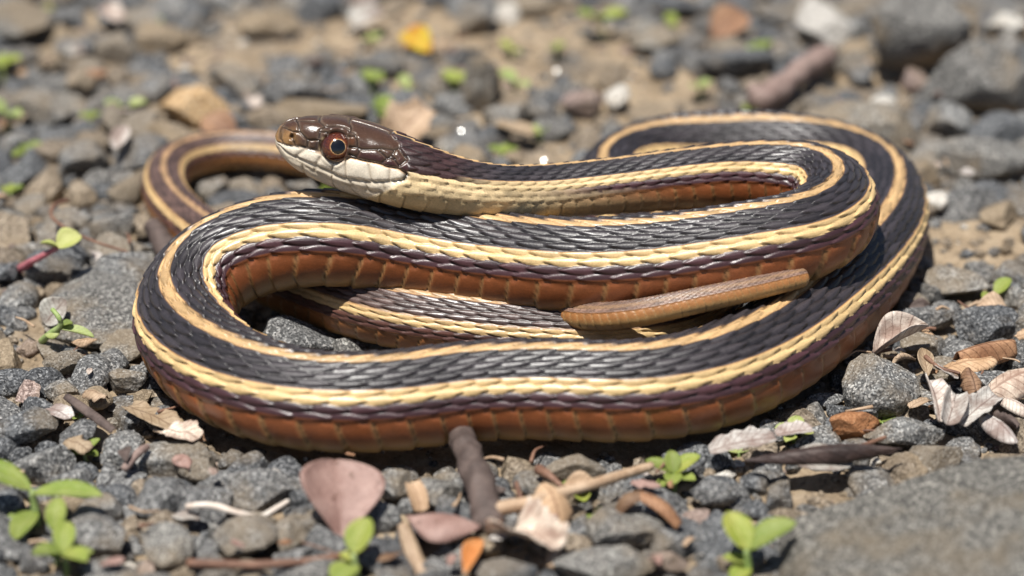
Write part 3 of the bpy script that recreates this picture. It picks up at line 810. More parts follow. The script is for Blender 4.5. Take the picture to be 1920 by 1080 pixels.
# ---------------------------------------------------------------- leaves, sticks, sprouts
def leaf_shape(L,Wd,prof='oval',bend=.3,cup=.3,twist=0.,wave=.0,seed=0,nl=22,nw=11,thick=.010):
    """curved blade along +x, base at the origin; bend lifts the middle, cup folds the halves up"""
    t=np.linspace(0,1,nl)[:,None]; w=np.linspace(-1,1,nw)[None,:]
    if prof=='oval': h=np.sin(math.pi*np.clip(t,0.,1))**.6
    elif prof=='spoon': h=.05+.95*np.clip(np.sin(math.pi*t**1.5),0,1)**.7
    elif prof=='lance': h=np.sin(math.pi*t)**.9
    elif prof=='strip': h=.75+.25*np.sin(math.pi*t)+0*t
    elif prof=='torn': h=.55+.4*np.sin(math.pi*t)+.25*(fbm(np.concatenate([t*6,t*0,t*0+seed],-1),seed,3)[:,None])
    if prof in('torn','oval') and wave>.03: h=h*(1+.35*fbm(np.concatenate([t*9,t*0,t*0+seed*.7],-1),seed+5,3)[:,None]*np.ones_like(w)*(1+.5*np.sign(w)))
    h=np.maximum(h,.03)
    y=w*h*Wd/2
    rag=0
    if wave: rag=wave*fbm(np.stack([t*3+0*w,w*1.5+0*t,0*t*w+seed],-1),seed,3)
    x=t*L+0*w
    z=bend*L*np.sin(math.pi*t)+cup*Wd*(w**2)*h+rag*L
    ang=twist*t
    Y=y*np.cos(ang)-(z-bend*L*np.sin(math.pi*t))*np.sin(ang); Z=z+y*np.sin(ang)
    Z=Z-.02*Wd*np.exp(-(w/.12)**2)+0*t
    P=np.stack([x,Y,Z],-1)
    nrm=np.cross(np.gradient(P,axis=0),np.gradient(P,axis=1)); nrm/=np.maximum(np.linalg.norm(nrm,axis=2),1e-9)[...,None]
    A=P.reshape(-1,3); B=(P-nrm*thick).reshape(-1,3); V=np.vstack([A,B]); n=len(A)
    I=np.arange(n).reshape(nl,nw)
    q=np.stack([I[:-1,:-1],I[1:,:-1],I[1:,1:],I[:-1,1:]],-1).reshape(-1,4)
    edge=list(I[0,:])+list(I[1:,-1])+list(I[-1,-2::-1])+list(I[-2:0:-1,0])
    e=[(edge[i],edge[(i+1)%len(edge)],edge[(i+1)%len(edge)]+n,edge[i]+n) for i in range(len(edge))]
    F=np.vstack([q,q[:,::-1]+n,np.array(e)])
    at_=np.stack([t+0*w,.5+.5*w+0*t,0*t*w],-1).reshape(-1,3)
    return V,F,np.vstack([at_,at_])
def frame_to(P0,P1,roll=0.):
    """rotation columns: x from P0 to P1, z as upright as possible, rolled"""
    x=P1-P0; L=np.linalg.norm(x); x=x/L; z=np.array([0,0,1.])-x*x[2]
    if np.linalg.norm(z)<.05: z=np.array([0,1.,0])-x*x[1]
    z/=np.linalg.norm(z); y=np.cross(z,x)
    c,s=math.cos(roll),math.sin(roll)
    return x,y*c+z*s,z*c-y*s,L
def leaf(a,b,Wd,mat,label,name='dry_leaf',cat='leaf',roll=0.,group=None,parent=None,stalk=None,**kw):
    P0,P1=at(*a),at(*b); x,y,z,L=frame_to(P0,P1,roll)
    V,F,LA=leaf_shape(L,Wd,**kw)
    V=V[:,:1]*x+V[:,1:2]*y+V[:,2:]*z
    if parent is None:
        o=link(name,mesh_from(name,V,F,M[mat],col=LA),None,P0); tag(o,label,cat,group)
        FOOT.append(((P0+P1)[0]/2,(P0+P1)[1]/2,.25*L))
    else:
        o=link(name,mesh_from(name,V,F,M[mat],col=LA),parent,P0-parent['_at'])
    return o
def stick(pts,r0,r1,mat,label,name='stick',cat='stick',rough=.25,n=12,seg=30,group=None,seed=1):
    C=bez([at(*p) for p in pts],seg); c0=C[0].copy()
    R=np.linspace(r0,r1,seg)*(1+.18*fbm(np.stack([np.arange(seg)*.35,np.zeros(seg),np.full(seg,seed)],-1),seed,2))
    V,F=tube(C-c0,R,n,seed,rough)
    if r0>.1: V=V+ (V-(C-c0)[np.clip((np.arange(len(V))//n),0,seg-1)])*(.22*fbm(V*3.1+seed,seed+3,3)+.10*fbm(V*np.array([14,14,14]),seed+8,2))[:,None]
    o=link(name,mesh_from(name,V,F,M[mat]),None,c0); tag(o,label,cat,group)
    return o
def sprout(u,v,h,leaves,label,mat='green',stem='stem_green',lean=(0,0),group=None,sr=.035,z=None,name='sprout'):
    """small seedling: stem and leaves; leaves = (azimuth deg, length, width, lift deg, height fraction)"""
    base=at(u,v,0.); base[2]=float(ground_z(base[0],base[1]))-.05 if z is None else z
    root=empty(name,base); tag(root,label,'plant',group)
    topv=np.array([lean[0],lean[1],h])
    C=bez([(0,0,0),topv*.5+np.array([.06*h,0,0]),topv],12)
    V,F=tube(C,np.linspace(sr*1.2,sr*.7,12),8,3,.1)
    link('stem',mesh_from('stem',V,F,M[stem]),root)
    for i,(az,L,Wd,lift,f) in enumerate(leaves):
        a,l=math.radians(az),math.radians(lift)
        x=np.array([math.cos(a)*math.cos(l),math.sin(a)*math.cos(l),math.sin(l)])
        zz=np.array([0,0,1.])-x*x[2]; zz/=max(np.linalg.norm(zz),1e-6); y=np.cross(zz,x)
        V,F,LA=leaf_shape(L,Wd,'oval',.06,.18,.0,.03,i+int(u),14,9,.009)
        V=V[:,:1]*x+V[:,1:2]*y+V[:,2:]*zz
        j=int(f*11); link('leaf',mesh_from('leaf',V,F,M[mat],col=LA),root,C[j])
    FOOT.append((base[0],base[1],.12))
    return root
# --- dry leaves
leaf((640,1012,.05),(628,862,.62),1.02,'leaf_mauve','smooth mauve-brown spoon-shaped leaf propped upright in front of the coil',prof='spoon',bend=.07,cup=.20,roll=.25,seed=2,nl=30,nw=15,thick=.02)
leaf((762,968,.30),(900,985,.25),.72,'leaf_mauve','pale mauve dry leaf lying below the thick stick',prof='lance',bend=.10,cup=-.35,roll=-.3,wave=.05,seed=4)
leaf((930,990,.10),(1040,1020,.28),.85,'leaf_white','crumpled white leaf on the gravel under the thin pale twig',prof='torn',bend=.16,cup=.25,wave=.22,seed=7,nl=28,nw=15)
leaf((1018,905,.40),(1052,990,.15),.42,'leaf_tan','folded tan leaf hanging over the thin pale twig',prof='oval',bend=.22,cup=-.3,wave=.05,seed=8)
leaf((1052,985,.16),(1030,1062,.02),.16,'leaf_tan','narrow tan strip below the folded leaf',prof='strip',bend=.05,cup=-.3,seed=9)
leaf((772,905,.30),(790,960,.10),.22,'leaf_tan','small upright tan leaf scrap beside the speckled stone',prof='strip',bend=.1,cup=.3,seed=10)
leaf((758,978,.25),(790,1080,.02),.22,'leaf_tan','thin curled tan leaf strip below the mauve leaf',prof='strip',bend=-.12,cup=-.4,twist=.8,seed=11)
leaf((900,1010,.14),(872,1075,.20),.22,'leaf_orange','orange-brown leaf fragment at the foot of the thick stick',prof='lance',bend=.05,cup=.4,seed=12)
leaf((1395,862,.30),(1690,842,.34),.30,'leaf_dark','long dark curled leaf lying along the edge of the big slab',prof='lance',bend=.045,cup=-.5,twist=.7,wave=.02,seed=13,nl=36)
leaf((1478,862,.26),(1600,868,.16),.42,'leaf_white','white leaf half under the long dark curled leaf',prof='oval',bend=.06,cup=.1,roll=.35,seed=14)
leaf((1330,846,.20),(1455,820,.30),.30,'leaf_white','bleached leaf strip between the sprout and the long dark leaf',prof='torn',bend=.06,cup=.2,roll=.3,wave=.04,seed=15)
leaf((1455,815,.22),(1525,806,.22),.30,'leaf_white','small bleached scrap touching the underside of the coil',prof='torn',bend=.04,cup=.2,seed=16)
leaf((1636,662,.26),(1740,610,.50),.40,'leaf_white','rolled white leaf with mauve back beside the coil',prof='lance',bend=.05,cup=.75,roll=.15,wave=.05,seed=17,nw=15)
leaf((1762,790,.20),(1742,712,.45),.34,'leaf_white','upright pale leaf shard behind the flat blue-grey stone',prof='strip',bend=.05,cup=.4,roll=.5,seed=18)
leaf((1776,796,.20),(1792,738,.36),.30,'leaf_white','second pale leaf shard leaning beside the upright one',prof='strip',bend=.06,cup=.5,roll=.3,seed=19)
leaf((1800,795,.16),(1866,740,.34),.36,'leaf_white','broad bleached leaf piece among the shards',prof='torn',bend=.08,cup=.3,roll=.3,wave=.05,seed=20)
leaf((1838,772,.20),(1908,830,.10),.32,'leaf_white','bleached folded leaf next to the edge of the big slab',prof='oval',bend=.10,cup=-.4,seed=21)
leaf((1850,738,.24),(1945,690,.42),.50,'leaf_white','grey-white oval leaf at the end of the pile of shards',prof='oval',bend=.10,cup=-.35,roll=.2,seed=22)
leaf((1796,660,.36),(1902,636,.36),.30,'leaf_brown','rolled brown bark-like leaf above the leaf shards',prof='strip',bend=.05,cup=-.9,seed=23,nw=15)
leaf((1776,690,.24),(1862,668,.26),.42,'leaf_tan','torn tan leaf under the rolled brown one',prof='torn',bend=.05,cup=-.2,wave=.05,seed=24)
leaf((1740,705,.16),(1728,652,.34),.20,'leaf_tan','narrow tan leaf tip poking up by the big angular stone',prof='lance',bend=.03,cup=.4,seed=25)
leaf((1830,735,.20),(1816,690,.32),.30,'leaf_brown','curled brown leaf scrap over the small grey stone',prof='torn',bend=.12,cup=-.5,wave=.08,seed=26)
leaf((1884,745,.22),(1930,770,.15),.24,'leaf_white','thin white leaf sliver beside the grey-white oval leaf',prof='strip',bend=.08,cup=-.4,seed=27)
leaf((1152,960,.16),(1200,922,.40),.26,'leaf_brown','half of a curled dry leaf ring over a grey stone',prof='strip',bend=.22,cup=-.3,seed=28)
leaf((1200,922,.40),(1278,982,.12),.24,'leaf_brown','arching dry leaf strip beside the curled ring',prof='strip',bend=.14,cup=-.3,seed=29)
leaf((240,760,.16),(362,818,.18),.40,'leaf_tan','tan fibrous leaf lying under the front bend',prof='torn',bend=.03,cup=.1,wave=.05,seed=30)
leaf((312,806,.20),(372,820,.24),.42,'leaf_white','white papery leaf flake beside the front bend',prof='torn',bend=.05,cup=.1,wave=.08,seed=31)
leaf((92,764,.16),(130,784,.22),.30,'leaf_white','small cream flake on dark stones by the tiny sprout',prof='torn',bend=.05,cup=.1,seed=32)
leaf((125,738,.24),(215,804,.20),.16,'bark','dark bark strip lying across grey stones',prof='strip',bend=.02,cup=-.4,seed=33)
leaf((84,608,.12),(122,562,.42),.40,'leaf_white','white papery husk held by the broken pale seedling',prof='oval',bend=.06,cup=.2,roll=.6,seed=34)
leaf((270,552,.10),(266,528,.28),.18,'leaf_white','white chip of leaf pressed against the coil',prof='torn',bend=.05,cup=.1,seed=35)
leaf((380,222,.28),(438,262,.05),.52,'leaf_brown','reddish-brown leaf leaning on the yellow-tan stone',prof='oval',bend=.08,cup=.2,roll=.4,seed=36)
leaf((738,270,.10),(800,200,.55),.72,'leaf_tan','blurred pinkish-brown leaf standing behind the head',prof='torn',bend=.10,cup=.25,roll=.5,wave=.10,seed=37)
leaf((760,58,.15),(806,98,.10),.46,'leaf_yellow','yellow and red leaf lying on the far soil',prof='oval',bend=.08,cup=.2,roll=.4,seed=38)
leaf((212,278,.35),(240,236,.60),.26,'leaf_white','leaning pale petal on the rounded grey stone',prof='oval',bend=.05,cup=.2,roll=.4,seed=39)
leaf((1336,70,.10),(1398,26,.30),.60,'leaf_brown','blurred rust-brown leaf behind the long dark slab',prof='oval',bend=.12,cup=.2,roll=.4,seed=40)
leaf((660,46,.10),(716,20,.25),.52,'leaf_white','blurred white leaf far behind the head',prof='torn',bend=.08,cup=.2,roll=.3,seed=41)
leaf((196,12,.30),(226,38,.30),.34,'leaf_white','blurred white leaf scrap beside the far blue-grey stone',prof='torn',bend=.05,cup=.2,roll=.3,seed=42)
leaf((930,232,.10),(1000,252,.10),.34,'leaf_tan','pinkish leaf fragment on the soil behind the neck',prof='torn',bend=.05,cup=.1,wave=.08,seed=43)
leaf((800,86,.15),(850,76,.15),.34,'leaf_tan','curled pale leaf next to the yellow and red leaf',prof='oval',bend=.1,cup=-.4,seed=44)
# --- sticks and roots
stick([(866,818,.36),(880,860,.42),(902,920,.36),(918,985,.16)],.155,.185,'bark','thick dark knobbly stick pointing under the front strand',rough=.3,n=18,seg=40,seed=3)
stick([(920,956,.30),(1010,938,.36),(1110,908,.34),(1222,874,.24)],.085,.055,'twig_tan','thin straight pale tan twig in front of the coil',name='twig',cat='twig',rough=.15,seed=4)
stick([(128,376,.46),(112,378,.48),(98,388,.52),(94,402,.55),(100,412,.56),(135,436,.52),(185,456,.50),(238,472,.46)],.030,.018,'twig_brown','thin reddish-brown twig with a hooked end curving over the grey stones',name='twig',cat='twig',rough=.1,seed=5)
stick([(286,424,.34),(304,450,.30),(322,486,.14)],.155,.165,'bark','short dark brown bark stub wedged behind the coil',name='bark_stub',rough=.2,n=16,seed=7)
stick([(350,950,.18),(396,946,.26),(440,960,.26),(488,972,.14),(540,940,.10)],.042,.035,'root_white','pale wavy root lying across the front gravel',name='root',cat='root',rough=.25,seed=8)
stick([(1420,196,.22),(1480,150,.34),(1552,100,.30)],.20,.17,'bark_pink','thick blurred pinkish stick behind the outer coil',rough=.3,n=16,seed=9)
stick([(1404,168,.25),(1436,172,.24),(1462,176,.2)],.10,.10,'bark_pink','short pinkish stub beside the thick blurred stick',rough=.2,seed=10)
stick([(352,1056,.12),(480,1060,.20),(590,1052,.18),(700,1030,.10)],.055,.045,'twig_brown','blurred brown twig along the bottom stones',name='twig',cat='twig',rough=.1,seed=11)
stick([(416,408,.16),(450,390,.22),(508,384,.20)],.04,.03,'twig_brown','little brown twig inside the tail loop',name='twig',cat='twig',rough=.1,seed=12)
stick([(232,880,.16),(262,846,.26),(276,838,.22)],.045,.05,'bark_pink','short mauve stick end poking from the gravel',rough=.2,seed=13)
stick([(985,960,.12),(975,930,.3),(968,905,.36)],.035,.03,'twig_brown','upright little brown stalk beside the thin pale twig',name='twig',cat='twig',rough=.1,seed=14)
stick([(1010,880,.25),(1030,892,.3),(1056,915,.22)],.07,.03,'twig_brown','tapered brown thorn leaning on the glittering stone',name='twig',cat='twig',rough=.1,seed=15)
stick([(1735,668,.3),(1760,690,.26),(1800,700,.22)],.03,.02,'twig_brown','fine brown twig among the bleached leaf shards',name='twig',cat='twig',rough=.1,seed=16)
stick([(1560,842,.2),(1610,838,.3),(1660,820,.2)],.03,.025,'twig_brown','fine brown twig behind the long dark curled leaf',name='twig',cat='twig',rough=.1,seed=17)
# --- sprouts
def ring(n,L,W,lift,f,a0=0): return [(a0+360*i/n,L,W,lift,f) for i in range(n)]
# leaning pink-stemmed seedling
_b=at(38,504,.05); root=empty('sprout',_b); tag(root,'pink-stemmed seedling with pale green leaf leaning over grey stones','plant')
V,F=tube(bez([at(38,504,.05)-_b,at(60,490,.32)-_b,at(85,477,.50)-_b,at(108,464,.62)-_b],16),np.linspace(.062,.036,16),10,2,.1); link('stem',mesh_from('stem',V,F,M['stem_pink']),root); root['_at']=list(_b)
root['_at']=_b.tolist()
def child_leaf(root,a,b,W,mat,**kw):
    P0,P1=at(*a),at(*b); x,y,z,L=frame_to(P0,P1,kw.pop('roll',0.)); V,F,LA=leaf_shape(L,W,**kw); V=V[:,:1]*x+V[:,1:2]*y+V[:,2:]*z
    return link('leaf',mesh_from('leaf',V,F,M[mat],col=LA),root,P0-np.array(root['_at']))
child_leaf(root,(108,464,.62),(152,442,.72),.36,'green_pale',bend=.06,cup=.25,roll=.3,seed=3)
child_leaf(root,(110,464,.62),(76,455,.70),.17,'green_pale',bend=.06,cup=.25,roll=.3,seed=4)
del root['_at']
# broken pale seedling
_b=at(78,640,.02); root=empty('sprout',_b); tag(root,'broken pale green seedling lying beside the white husk on the dusty slab','plant'); root['_at']=_b.tolist()
V,F=tube(bez([at(78,640,.02)-_b,at(98,622,.30)-_b,at(116,612,.40)-_b,at(112,596,.55)-_b,at(98,580,.60)-_b],18),np.linspace(.05,.03,18),10,2,.1); link('stem',mesh_from('stem',V,F,M['stem_green']),root)
child_leaf(root,(112,616,.36),(176,632,.26),.17,'green_pale',bend=.04,cup=.3,seed=5)
child_leaf(root,(114,612,.38),(136,606,.42),.14,'green',bend=.04,cup=.3,seed=6)
child_leaf(root,(114,616,.34),(84,628,.26),.20,'green_pale',bend=.05,cup=-.3,seed=7)
del root['_at']
# big blurred front seedling with four blades
sprout(64,978,.62,[(168,.78,.40,18,1),(-8,.86,.34,4,.92),(250,.55,.30,-8,.55),(205,.42,.24,-6,.5)],'large bright green seedling with broad drooping leaves on the front gravel',sr=.06)
sprout(122,1070,.42,[(90,.40,.26,30,1),(200,.36,.26,10,1),(320,.40,.26,8,1),(20,.34,.22,10,.8)],'low green sprout cluster below the large bright seedling')
sprout(106,1040,.5,[(85,.42,.24,40,1),(270,.3,.2,0,.7)],'upright small green sprout between the two front sprouts')
sprout(158,850,.26,[(30,.26,.14,35,1),(200,.24,.15,10,1),(330,.22,.13,10,1)],'tiny star-shaped green sprout on the grey stone by the bend')
sprout(148,776,.14,[(40,.12,.1,20,1),(220,.10,.09,10,1)],'minute green sprout beside the cream flake')
sprout(664,1080,.50,[(62,.46,.34,40,1),(238,.42,.34,-4,.8),(150,.2,.18,10,.9)],'bright green round-leaved sprout at the tip of the spoon-shaped leaf',sr=.05)
sprout(1262,905,.34,[(25,.40,.24,25,1),(155,.38,.22,15,1),(265,.30,.22,5,1),(330,.30,.20,12,.9),(205,.26,.18,2,.7),(95,.3,.2,40,1)],'leafy green seedling at the end of the thin pale twig',sr=.035)
sprout(1088,925,.26,[(30,.26,.22,20,1),(165,.26,.22,15,1),(280,.22,.2,0,1),(90,.24,.2,35,1)],'round-leaved green sprout behind the thin pale twig')
sprout(1030,945,.16,[(60,.2,.17,15,1),(190,.22,.17,10,1)],'little green sprout in front of the thin pale twig')
sprout(1112,955,.12,[(10,.2,.17,10,1),(250,.18,.15,0,1)],'flat green leaf pair under the thin pale twig')
sprout(1398,1070,.50,[(118,.52,.36,32,1),(20,.66,.38,22,1),(235,.34,.24,-5,.6),(160,.30,.2,5,.7)],'blurred bright green seedling on the big slab edge',sr=.055)
sprout(1622,1092,.30,[(30,.36,.24,30,1),(170,.34,.22,20,1)],'small blurred green sprout low on the big slab')
sprout(1490,812,.20,[(75,.22,.2,35,1),(180,.26,.2,12,1),(340,.24,.2,5,1),(230,.2,.16,0,.8)],'round pale green sprout tucked under the coil above the dark leaf',mat='green_pale')
sprout(1385,838,.10,[(15,.22,.15,12,1),(170,.2,.15,8,1)],'flat pale green sprout under the front strand',mat='green_pale')
sprout(1655,775,.12,[(20,.20,.15,15,1),(190,.18,.13,8,1)],'tiny green leaf pair by the rust-orange lump')
sprout(1700,785,.1,[(10,.22,.14,12,1)],'single little green leaf on the flat blue-grey stone')
sprout(1866,560,.30,[(40,.32,.22,30,1),(215,.28,.2,20,.9)],'lone two-leaved bright sprout on the bare soil beside the coil')
BACK=[(236,214,.30,'bright two-leaved sprout behind the tail loop'),(168,216,.16,'yellow-green sprout beside the bright two-leaved one'),(52,282,.24,'small sprout on a blurred grey stone'),
 (10,222,.34,'pale sprout beside a blurred grey stone'),(4,130,.30,'pale far sprout by the tan pebble'),(698,166,.28,'round bright sprout behind the head'),(762,166,.22,'flat-leaved sprout beside the round bright one'),
 (722,222,.30,'low sprout just above the head'),(852,168,.30,'bright sprout beside the upright grey stone'),(966,168,.30,'sprout on the other side of the upright grey stone'),(1128,62,.40,'tall bright far sprout'),
 (942,284,.22,'sprout on the soil behind the neck'),(1012,248,.20,'faint sprout beside the pinkish leaf fragment'),(958,92,.22,'faint far sprout on tan soil'),(1042,92,.20,'far sprout near the flat grey stone'),
 (1312,168,.24,'sprout between the long dark slab and the outer coil'),(1424,96,.22,'pale sprout behind the long dark slab'),(1404,214,.22,'sprout at the foot of the thick blurred stick'),(292,48,.18,'far faint sprout on the blue-grey stone'),
 (622,360,.22,'green sprout under the chin of the snake'),(1260,52,.22,'far sprout beside the dark stone'),(730,245,.2,'half-hidden sprout behind the crown of the head'),(18,352,.18,'pair of small sprouts on the gravel beyond the tan-topped stone'),(84,20,.14,'faint sprout near the big blurred rock'),(700,70,.16,'faint sprout near the blurred low grey stone')]
for i,(u,v,h,lb) in enumerate(BACK):
    r_=np.random.default_rng(500+i); a=r_.uniform(0,360); s=h/.28
    sprout(u,v,h,[(a,.34*s,.25*s,25,1),(a+170,.32*s,.24*s,15,1),(a+80,.24*s,.17*s,35,1)],lb,mat='green' if i%3 else 'green_pale')

# mica flakes added for glints, each turned to mirror the sun into the camera
def mica():
    m,nt,b=nodes('mica'); b.inputs['Base Color'].default_value=(.85,.85,.82,1); b.inputs['Metallic'].default_value=1; b.inputs['Roughness'].default_value=.22
    return m
M['mica']=mica()
_sd=np.array([math.sin(SUN_AZ)*math.cos(SUN_EL),math.cos(SUN_AZ)*math.cos(SUN_EL),math.sin(SUN_EL)])
for i,(u,v,z,lb) in enumerate([(1043,133,.15,'on the bare far soil beyond the white chip'),(1020,300,.12,'on the soil just behind the neck'),(864,246,.2,'on a dark pebble behind the neck')]):
    p=at(u,v,z); hv=(CAM-p)/np.linalg.norm(CAM-p)+_sd; hv/=np.linalg.norm(hv)
    V,F=rock_shape(700+i,1,7,30,.03,(.034,.026,.008))
    o=link('mica_flake',mesh_from('mica_flake',V,F,M['mica'],False),None,p); o.rotation_mode='QUATERNION'; o.rotation_quaternion=Vector([float(x) for x in hv]).to_track_quat('Z','Y')
    tag(o,'tiny glinting mineral flake '+lb,'mineral flake','glinting mineral flakes')
# ---------------------------------------------------------------- loose pebbles and gravel
FT=np.array(FOOT)
SPXY=SNAKE_P[::14]; SPR=SNAKE_R[::14]
CLEAR=[(1810,440,150,85),(760,40,170,60),(1010,80,240,90),(560,60,200,70),(1230,170,170,60),(1010,280,120,50),(420,90,120,50)]
def bare(u,v):
    return max([max(0.,1-(((u-a)/c)**2+((v-b)/d)**2)**.5) for a,b,c,d in CLEAR])
r2=np.random.default_rng(77)
placed=[]; PA=np.zeros((6000,3))
def clear_of(x,y,R,h,tol=.85):
    d=np.hypot(FT[:,0]-x,FT[:,1]-y); 
    if (d<FT[:,2]*tol+R*.5).any(): return False
    q=PA[:len(placed)]
    if len(q) and (np.hypot(q[:,0]-x,q[:,1]-y)<(q[:,2]+R)*.60).any(): return False
    d3=np.sqrt((SPXY[:,0]-x)**2+(SPXY[:,1]-y)**2+(SPXY[:,2]-h*.35)**2)
    return not (d3<SPR+R*.75).any()
KINDS=[('stone_grey',.44),('stone_dark',.24),('stone_tan',.15),('stone_slab',.10),('stone_pink',.045),('stone_white',.025)]
SHAPES=[rock_shape(900+i,2,7+i%4,40,.06,(1,1,1)) for i in range(14)]
tries=0
while len(placed)<2600 and tries<34000:
    tries+=1
    big=max(.085,.46*(1-tries/26000.)**1.5)
    R=r2.uniform(.55,1.0)*big
    u,v=r2.uniform(-220,2140),r2.uniform(-130,1190)
    p=at(u,v,0.)
    b=bare(u,v)
    if r2.random()<b*(2.4 if R>.11 else 1.1): continue
    h=R*r2.uniform(.55,1.05)
    if not clear_of(p[0],p[1],R,h): continue
    PA[len(placed)]=(p[0],p[1],R)
    placed.append((p[0],p[1],R,h,u,v,r2.random(),b))
placed.sort(key=lambda q:-q[2])
LBL={'stone_grey':('loose grey angular pebble in the gravel bed','loose grey pebbles'),'stone_dark':('loose nearly black pebble in the gravel bed','loose black pebbles'),
 'stone_tan':('loose tan soil-coloured pebble in the gravel bed','loose tan pebbles'),'stone_slab':('loose light grey dusty pebble in the gravel bed','loose dusty pebbles'),
 'stone_pink':('loose pinkish brown pebble in the gravel bed','loose pinkish pebbles'),'stone_white':('loose whitish chip in the gravel bed','loose white chips')}
# say which pebble by the nearest thing that can be named
import re as _re
from collections import Counter
def short(lb): return _re.split(r" (?:with|beside|behind|under|against|lying|tucked|in|on|at|between|below|touching|sitting|standing|leaning|inside|seen|next|among|dusted|propped|hanging|along|stacked|above|held|pressed|over|wedged|pointing|poking|across|just|showing|half|curving|near|by|far|of|end|right)(?= )",lb)[0]
_nm=[(o,short(o['label'])) for o in COL.objects if o.parent is None and o.get('category') in('stone','leaf','stick','twig','root','plant')]
_ct=Counter(s for _,s in _nm)
ANCH=[(np.array(o.location[:2])/U,s) for o,s in _nm if _ct[s]==1 and len(s.split())>=3]
AXY=np.array([a for a,_ in ANCH])
def near_names(x,y,words):
    o=np.argsort(np.hypot(AXY[:,0]-x,AXY[:,1]-y)); a,b=ANCH[o[0]][1],ANCH[o[1]][1]
    return 'near the %s and the %s'%(a,b) if words+len(a.split())+len(b.split())+5<=16 else 'near the %s'%a
def pebble_label(kn,x,y,R):
    size='large' if R>.27 else 'small' if R<.15 else 'medium'
    col={'stone_grey':'grey','stone_dark':'blackish','stone_tan':'tan','stone_slab':'dusty light grey','stone_pink':'pinkish brown','stone_white':'whitish'}[kn]
    t='%s loose %s pebble'%(size,col)
    return t+' '+near_names(x,y,len(t.split()))
SM={}
rest=[]; nin=0
for i,(x,y,R,h,u,v,w,b) in enumerate(placed):
    acc=0
    w=w*.55+.45*r2.random() if b<.05 else r2.uniform(.3,1)
    for kn,pr in KINDS:
        acc+=pr
        if w<acc: break
    sx,sy=R*r2.uniform(.85,1.4),R*r2.uniform(.7,1.1); rot=r2.uniform(0,6.28); tl=r2.uniform(-.35,.35)
    gz=float(ground_z(np.array(x),np.array(y)))
    inview=-15<u<1935 and -15<v<1095
    if inview: nin+=1
    if nin<=300 and inview:
        if R>.2:
            V,F=rock_shape(3000+i,3,7+i%4,55,.065,(1,1,1)); me=mesh_from('pebble',V,F,M[kn],sharp=27)
        else:
            key=(i%14,kn)
            if key not in SM: SM[key]=mesh_from('pebble',*SHAPES[i%14],M[kn],sharp=27)
            me=SM[key]
        o=link('pebble',me,None,(x,y,gz+h*.30)); o.scale=(sx,sy,h*.85); o.rotation_euler=(tl,tl*.6,rot)
        tag(o,pebble_label(kn,x,y,R),'pebble',LBL[kn][1])
    else: rest.append((x,y,gz+h*.3,sx,sy,h*.85,rot,kn,i))
# gravel too small to pick apart, one object per colour
NG=11000
gr={k:[[],[],0] for k,_ in KINDS}
SH1=[rock_shape(950+i,1,8,14,.06,(1,1,1)) for i in range(10)]
def add_grain(x,y,z,sx,sy,sz,rot,kn,i,shape):
    V,F=shape; c,s=math.cos(rot),math.sin(rot); V=V*np.array([sx,sy,sz]); V=V@np.array([[c,s,0],[-s,c,0],[0,0,1]])+np.array([x,y,z])
    g=gr[kn]; g[0].append(V); g[1].append(F+g[2]); g[2]+=len(V)
for x,y,z,sx,sy,sz,rot,kn,i in rest: add_grain(x,y,z,sx,sy,sz,rot,kn,i,SHAPES[i%14])
# the gravel goes on outside the picture
for i in range(2600):
    u,v=r2.uniform(-900,2820),r2.uniform(-420,1700)
    if -215<u<2135 and -125<v<1185: continue
    p=at(u,v,0.); R=r2.uniform(.06,.40)*r2.uniform(.5,1); w=r2.random()
    kn='stone_grey' if w<.5 else 'stone_tan' if w<.72 else 'stone_slab' if w<.86 else 'stone_dark'
    add_grain(p[0],p[1],float(ground_z(np.array(p[0]),np.array(p[1])))+R*.2,R*r2.uniform(.85,1.3),R,R*.8,r2.uniform(0,6.28),kn,i,SHAPES[i%14])
uu=r2.uniform(-250,2170,NG); vv=r2.uniform(-160,1230,NG)
for i in range(NG):
    p=at(uu[i],vv[i],0.); R=.018+.075*r2.random()**2.5
    d3=np.sqrt((SPXY[:,0]-p[0])**2+(SPXY[:,1]-p[1])**2+(SPXY[:,2])**2)
    if (d3<SPR+R*.3).any(): continue
    w=r2.random(); kn=('stone_tan' if w<.52 else 'stone_grey' if w<.78 else 'stone_slab' if w<.88 else 'stone_pink' if w<.95 else 'stone_white')
    gz=float(ground_z(np.array(p[0]),np.array(p[1])))
    add_grain(p[0],p[1],gz+R*.25,R*r2.uniform(.8,1.3),R,R*.75,r2.uniform(0,6.28),kn,i,SH1[i%10])
GN={'stone_grey':'grey','stone_dark':'black','stone_tan':'tan','stone_slab':'light grey','stone_pink':'pinkish','stone_white':'white'}
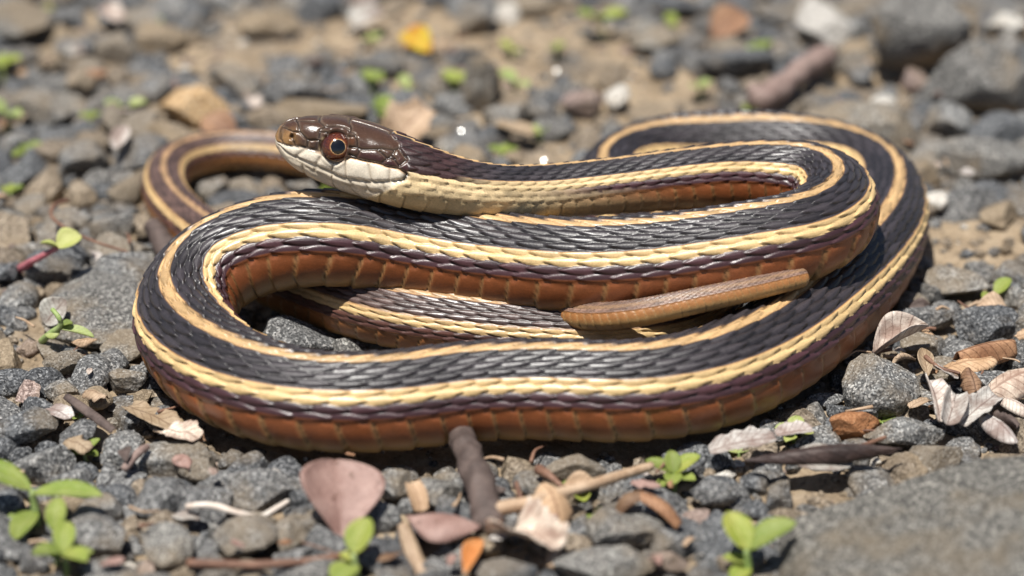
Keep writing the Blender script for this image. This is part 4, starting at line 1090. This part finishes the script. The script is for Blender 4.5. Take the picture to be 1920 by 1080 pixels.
for kn,(Vs,Fs,_n0) in gr.items():
    if Vs:
        o=link('gravel',mesh_from('gravel',np.vstack(Vs),np.vstack(Fs),M[kn],sharp=32)); tag(o,'fine %s gravel grains strewn over the soil'%GN[kn],'gravel',None,'stuff')

# ---------------------------------------------------------------- small dry litter
r3=np.random.default_rng(5)
ZONES=[(0,700,640,1080,26),(640,850,1330,1080,26),(1560,560,1920,830,34),(0,380,250,700,8),(1300,80,1900,330,14),(0,20,900,230,16)]
LM=['leaf_tan','leaf_white','leaf_brown','leaf_mauve','bark']
LC={'leaf_tan':'tan','leaf_white':'bleached','leaf_brown':'brown','leaf_mauve':'mauve','bark':'dark brown'}
for a0,b0,a1,b1,cnt in ZONES:
    for i in range(cnt):
        u,v=r3.uniform(a0,a1),r3.uniform(b0,b1); p=at(u,v,.12); L=r3.uniform(.14,.42); az=r3.uniform(0,6.28)
        if (np.sqrt(((SPXY-p)**2).sum(1))<SPR+L*.6).any(): continue
        z=.06+r3.uniform(0,.22)
        if r3.random()<.62:
            km=LM[r3.integers(0,5)]
            V,F,LA=leaf_shape(L,L*r3.uniform(.35,.75),'torn' if r3.random()<.6 else 'lance',r3.uniform(.0,.14),r3.uniform(-.5,.5),r3.uniform(-.8,.8),.10,int(r3.integers(0,900)),12,7,.010)
            rx=r3.uniform(-.5,.5); c,s=math.cos(az),math.sin(az)
            V=V@np.array([[1,0,0],[0,math.cos(rx),math.sin(rx)],[0,-math.sin(rx),math.cos(rx)]])@np.array([[c,s,0],[-s,c,0],[0,0,1]])
            o=link('leaf_flake',mesh_from('leaf_flake',V,F,M[km],col=LA),None,(p[0],p[1],z)); tag(o,'small torn %s leaf flake '%LC[km]+near_names(p[0],p[1],6),'leaf flake','small dry leaf flakes')
        else:
            d=np.array([math.cos(az),math.sin(az),r3.uniform(-.15,.15)])*L*1.3
            V,F=tube(bez([d*0,d*.5+r3.normal(size=3)*.03,d],10),np.linspace(r3.uniform(.012,.03),.01,10),7,i,.2)
            o=link('twiglet',mesh_from('twiglet',V,F,M['twig_brown' if i%2 else 'twig_tan']),None,(p[0],p[1],z)); tag(o,'tiny %s twig bit '%('brown' if i%2 else 'tan')+near_names(p[0],p[1],4),'twig','tiny twig bits')
